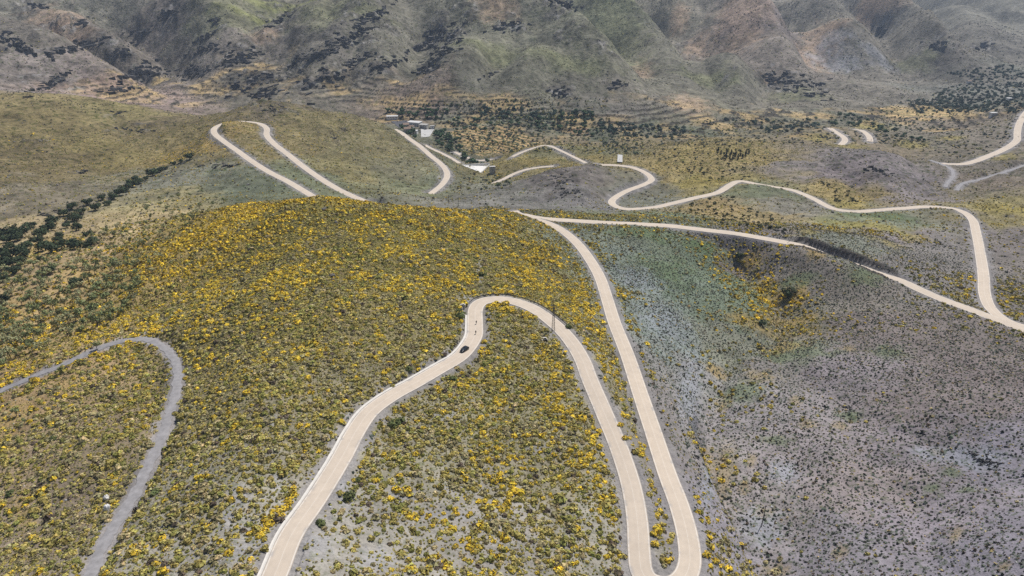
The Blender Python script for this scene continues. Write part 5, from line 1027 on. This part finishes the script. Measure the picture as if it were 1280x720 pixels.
def rider(loc, rz, rx, label, jersey):
    V = []; E = []; Rr = []
    def add(p, r, par=None):
        V.append(p); Rr.append(r)
        if par is not None: E.append((par, len(V) - 1))
        return len(V) - 1
    pel = add((0, -.22, .99), .135); ch = add((0, -.06, 1.22), .15, pel); up = add((0, .06, 1.38), .15, ch); nk = add((0, .13, 1.50), .06, up); hd = add((0, .17, 1.60), .095, nk); tp = add((0, .18, 1.70), .085, hd)
    for s, kz, fz, ky, fy in ((1, .62, .21, .16, .02), (-1, .80, .43, .17, -.24)):
        hp = add((s * .1, -.2, .94), .10, pel); kn = add((s * .11, ky, kz + .05), .065, hp); an = add((s * .11, fy - .06, fz + .06), .042, kn); add((s * .12, fy + .12, fz), .035, an)
        sh = add((s * .18, .05, 1.37), .062, up); el = add((s * .26, .20, 1.15), .045, sh); wr = add((s * .20, .40, 1.0), .03, el); pm = add((s * .20, .46, .975), .032, wr)
        for q in range(4): f1 = add((s * (.235 - .024 * q), .505, .965), .010, pm); add((s * (.235 - .024 * q), .51, .925 + .004 * q), .009, f1)
        th = add((s * .165, .455, .95), .010, pm); add((s * .16, .47, .92), .009, th)
    me = bpy.data.meshes.new('person'); me.from_pydata(V, E, []); o = link('person', me, None, loc, rz); o.rotation_euler[0] = rx
    sk = o.modifiers.new('skin', 'SKIN'); sv = me.skin_vertices[0].data
    for i, r in enumerate(Rr): sv[i].radius = (r, r)
    sv[0].use_root = True; sb = o.modifiers.new('smooth', 'SUBSURF'); sb.levels = 1; sb.render_levels = 1; me.materials.append(m_skin)
    tag(o, label, 'person', 'cyclists on the near road')
    bm = MB(); bmesh.ops.create_uvsphere(bm.bm, u_segments=14, v_segments=8, radius=.12); bmesh.ops.translate(bm.bm, vec=(0, .165, 1.70), verts=bm.bm.verts); bm.build('helmet', m_helm, o, True)
    bmj = MB().tube((0, -.24, .97), (0, -.05, 1.22), .16, .175, 12).tube((0, -.05, 1.22), (0, .085, 1.41), .175, .165, 12)
    for s in (1, -1): bmj.tube((s * .15, .05, 1.39), (s * .24, .16, 1.2), .08, .065, 8)
    bmj.build('jersey', jersey, o, True)
    bms = MB()
    for s, kz, ky in ((1, .67, .16), (-1, .85, .17)): bms.tube((s * .1, -.22, .95), (s * .11, ky * .7, kz * .75 + .235), .115, .085, 8)
    for s, kz, fz, ky, fy in ((1, .67, .21, .16, .02), (-1, .85, .43, .17, -.24)): bms.tube((s * .11, ky, kz + .02), (s * .11, fy - .05, fz + .08), .078, .052, 8)
    bms.build('tights', m_short, o, True)
    bmv = MB()
    for s in (1, -1): bmv.tube((s * .24, .17, 1.19), (s * .205, .37, 1.02), .062, .04, 8)
    bmv.build('sleeves', jersey, o, True)
for (px, py, kit, l1, l2) in ((595.4, 405, m_kit, 'rear', 'farther from'), (594.8, 417.5, simple_mat('grey_jersey', (.06, .055, .05), .8, .2, 5.), 'front', 'nearer to')):
    p, k = onroad(px, py); hd = -d_[k]; rz = math.atan2(-hd[0], hd[1])
    bicycle(p, rz, 0, f'{l1} dark bicycle on the road, {l2} the black car'); rider(p, rz, 0, f'{l1} cyclist in dark clothes riding down the road, {l2} the black car', kit)

# ------------------------------------------------------------------ village
def house(name, px, py, w, d, h, rz, label, roof='flat', wm=None, rm=None, nwin=3, door=True):
    p = ground(px, py); p[2] = float(np.max(zat(p[0] + np.array([-w/2, w/2, 0.]), p[1] + np.array([0., 0., d/2])))) - .2
    wm = wm or m_white; rm = rm or m_flat
    t = thing(name, label, 'building', p, rz)
    wl = MB().box((0, 0, h / 2 - 2), (w, d, h + 4)).build('wall', wm, t)
    if roof == 'flat': r_ = MB().box((0, 0, h + .2), (w + .7, d + .7, .4)).build('roof', rm, t)
    elif roof == 'lean': r_ = MB().box((0, 0, h + .5), (w + .8, d + .8, .3), 0, -.12).build('roof', rm, t)
    else:
        bm = bmesh.new(); e = .45; k = min(d * .28, 2.2); v = [bm.verts.new(c) for c in ((-w/2-e, -d/2-e, h+.02), (w/2+e, -d/2-e, h+.02), (w/2+e, d/2+e, h+.02), (-w/2-e, d/2+e, h+.02), (-w/2-e, 0, h+k), (w/2+e, 0, h+k))]
        for f in ((0,1,5,4), (2,3,4,5), (0,4,3), (1,2,5), (3,2,1,0)): bm.faces.new([v[q] for q in f])
        mb = MB(); mb.bm.free(); mb.bm = bm; r_ = mb.build('roof', rm, t)
        MB().box((w * .25, .4, h + k), (.6, .6, 1.6)).build('chimney', wm, r_)
    for j in range(nwin):
        x = -w / 2 + w * (j + .7) / (nwin + .4)
        f = MB().box((x, -d/2 - .03, h * .58), (1.3, .12, 1.5)).build('window', m_plaster, t); MB().box((x, -d/2 - .10, h * .58), (1.05, .06, 1.25)).build('pane', m_glass, f)
    if door: MB().box((w * .42, -d/2 - .04, 1.05), (1.1, .12, 2.1)).build('door', m_door, t)
    return t
house('long_hall', 518.5, 157, 19, 11, 5.5, -.35, 'long building with a pale flat roof above the village yard', nwin=5)
house('white_house', 490.5, 149, 17, 7, 3.2, .1, 'low white building at the left end of the village', nwin=4)
house('grey_house', 530, 161, 11, 8, 6, -.2, 'grey walled house between the long hall and the yard', 'flat', m_plaster, m_plaster)
house('stone_house', 507.5, 160.5, 8, 7, 5, .4, 'tile roofed house at the upper edge of the village cluster', 'gable', m_plaster, m_tile, 2)
house('stone_house', 514, 162, 8, 6, 4.5, -.1, 'tile roofed house in the middle of the village cluster', 'gable', m_white, m_tile, 2)
house('stone_house', 509.5, 166, 9, 7, 5, .25, 'tile roofed house nearest the road in the village cluster', 'gable', m_plaster, m_tile, 2)
house('stone_house', 519, 167, 7, 6, 4, -.3, 'small flat roofed house beside the concrete yard', 'flat', m_white, m_flat, 2)
house('small_hut', 540.5, 160.5, 6, 5, 3, .2, 'small pale hut right of the village above the grove', 'lean', m_white, m_flat, 1)
house('grey_barn', 615.5, 216, 6, 8, 6.5, .15, 'grey barn at the right end of the white terrace', 'lean', m_plaster, m_plaster, 1)
house('farm_house', 1211, 104, 9, 6, 4.5, .1, 'far white farmhouse alone on the slope above the wood', 'gable', m_white, m_tile, 2)
house('farm_house', 1261, 126, 9, 6, 4, .1, 'far white farmhouse among the dark riverside trees', 'flat', m_white, m_flat, 2)
house('farm_house', 1241, 145, 10, 6, 4, .1, 'pale farmhouse at the near edge of the riverside wood', 'flat', m_white, m_flat, 2)
def yard(name, quad, mat, lift=.35, n=9, **kw):
    Q = np.array(quad, float); u, v = np.meshgrid(np.linspace(0, 1, n), np.linspace(0, 1, n), indexing='ij'); u = u[..., None]; v = v[..., None]
    W4 = cast(Q[:, 0], Q[:, 1], zat); P = W4[0] * (1-u) * (1-v) + W4[1] * u * (1-v) + W4[2] * u * v + W4[3] * (1-u) * v
    zz_ = zat(P[..., 0], P[..., 1]); A = np.stack([0 * zz_ + 1, P[..., 0] - W4[0, 0], P[..., 1] - W4[0, 1]], -1).reshape(-1, 3); co, *_ = np.linalg.lstsq(A, zz_.ravel(), rcond=None)
    P[..., 2] = np.maximum(zz_ + lift * .6, (A @ co).reshape(zz_.shape) + lift)
    ii = np.arange(n * n).reshape(n, n); q = np.stack([ii[:-1, :-1], ii[1:, :-1], ii[1:, 1:], ii[:-1, 1:]], -1).reshape(-1)
    return P, link(name, raw_mesh(name, P.reshape(-1, 3), q, 4, [mat], True), kind='structure', **kw)
m_asph = simple_mat('dark_asphalt', (.085, .085, .095), .9, .2, .2); m_yard = simple_mat('yard_concrete', (.48, .47, .45), .9, .2, .15)
yard('car_park', [(488.5,152),(509,150.5),(513,158),(499.5,160)], m_asph)
yard('concrete_yard', [(526,161.5),(543,161.5),(537,171),(526.5,172)], m_yard)
P, _ = yard('paved_terrace', [(577,206),(612,206.5),(602,216.5),(598,215)], m_white)
yard('paved_apron', [(772,195),(778,195),(778,204),(771.5,204)], m_yard, .9)
e0 = P[0, 0]; t = thing('terrace_wall', 'low white wall edging the triangular terrace below the village', 'wall', e0)
for a, b in ((P[0, 0], P[-1, 0]), (P[-1, 0], P[-1, -1])):
    c = (a + b) / 2 - e0; dv_ = b - a; MB().box((c[0], c[1], c[2] + .4), (np.linalg.norm(dv_[:2]), .5, 2.2), math.atan2(dv_[1], dv_[0])).build('wall_run', m_white, t)

# ------------------------------------------------------------------ light, air, camera
w = bpy.data.worlds.new('World'); SC.world = w; w.use_nodes = True; nt = w.node_tree
sky = nd(nt, 'ShaderNodeTexSky'); sky.sky_type = 'NISHITA'; sky.sun_disc = False
SUN_EL, SUN_AZ = math.radians(57), math.radians(36)     # azimuth clockwise from the viewing direction (+Y)
sky.sun_elevation = SUN_EL; sky.sun_rotation = SUN_AZ; sky.altitude = 1200
bg = nt.nodes['Background']; bg.inputs['Strength'].default_value = .068; nt.links.new(sky.outputs[0], bg.inputs[0])
sl = bpy.data.lights.new('sun', 'SUN'); sl.energy = 4.8; sl.angle = math.radians(.5); sl.color = (1, .965, .92)
so = bpy.data.objects.new('sun', sl); COL.objects.link(so)
dv = Vector((math.sin(SUN_AZ) * math.cos(SUN_EL), math.cos(SUN_AZ) * math.cos(SUN_EL), math.sin(SUN_EL)))
so.rotation_euler = dv.to_track_quat('Z', 'Y').to_euler()
cam = bpy.data.cameras.new('camera'); co = bpy.data.objects.new('camera', cam); COL.objects.link(co); SC.camera = co
co.location = (0, 0, H); co.rotation_euler = (math.pi / 2 - PITCH, 0, 0)
cam.sensor_fit = 'HORIZONTAL'; cam.angle = 2 * math.atan(640 / F); cam.clip_start = 1; cam.clip_end = 40000
HAZE = 1
if HAZE:
    bm = bmesh.new(); bmesh.ops.create_cube(bm, size=1)
    zlo, zhi = float(Z.min()) - 1, max(float(Z.max()), H) + 5
    bmesh.ops.scale(bm, vec=(22000, 12000, zhi - zlo), verts=bm.verts); bmesh.ops.translate(bm, vec=(0, 5000, (zlo + zhi) / 2), verts=bm.verts)
    me = bpy.data.meshes.new('haze'); bm.to_mesh(me); bm.free()
    m = bpy.data.materials.new('haze'); m.use_nodes = True; nt = m.node_tree; nt.nodes.remove(nt.nodes['Principled BSDF'])
    pv = nd(nt, 'ShaderNodeVolumePrincipled'); pv.inputs['Density'].default_value = .00007; pv.inputs['Color'].default_value = (.62, .76, 1, 1); pv.inputs['Anisotropy'].default_value = .0
    nt.links.new(pv.outputs[0], nt.nodes['Material Output'].inputs['Volume']); me.materials.append(m)
    link('haze', me, kind='stuff', label='thin blue mountain haze in the air')
SC.view_settings.view_transform = 'Standard'; SC.view_settings.look = 'None'; SC.view_settings.exposure = 0; SC.view_settings.gamma = 1
SC.cycles.use_denoising = False
SC.cycles.max_bounces = 4; SC.cycles.diffuse_bounces = 2; SC.cycles.volume_bounces = 1
print('done', time.time() - T0)
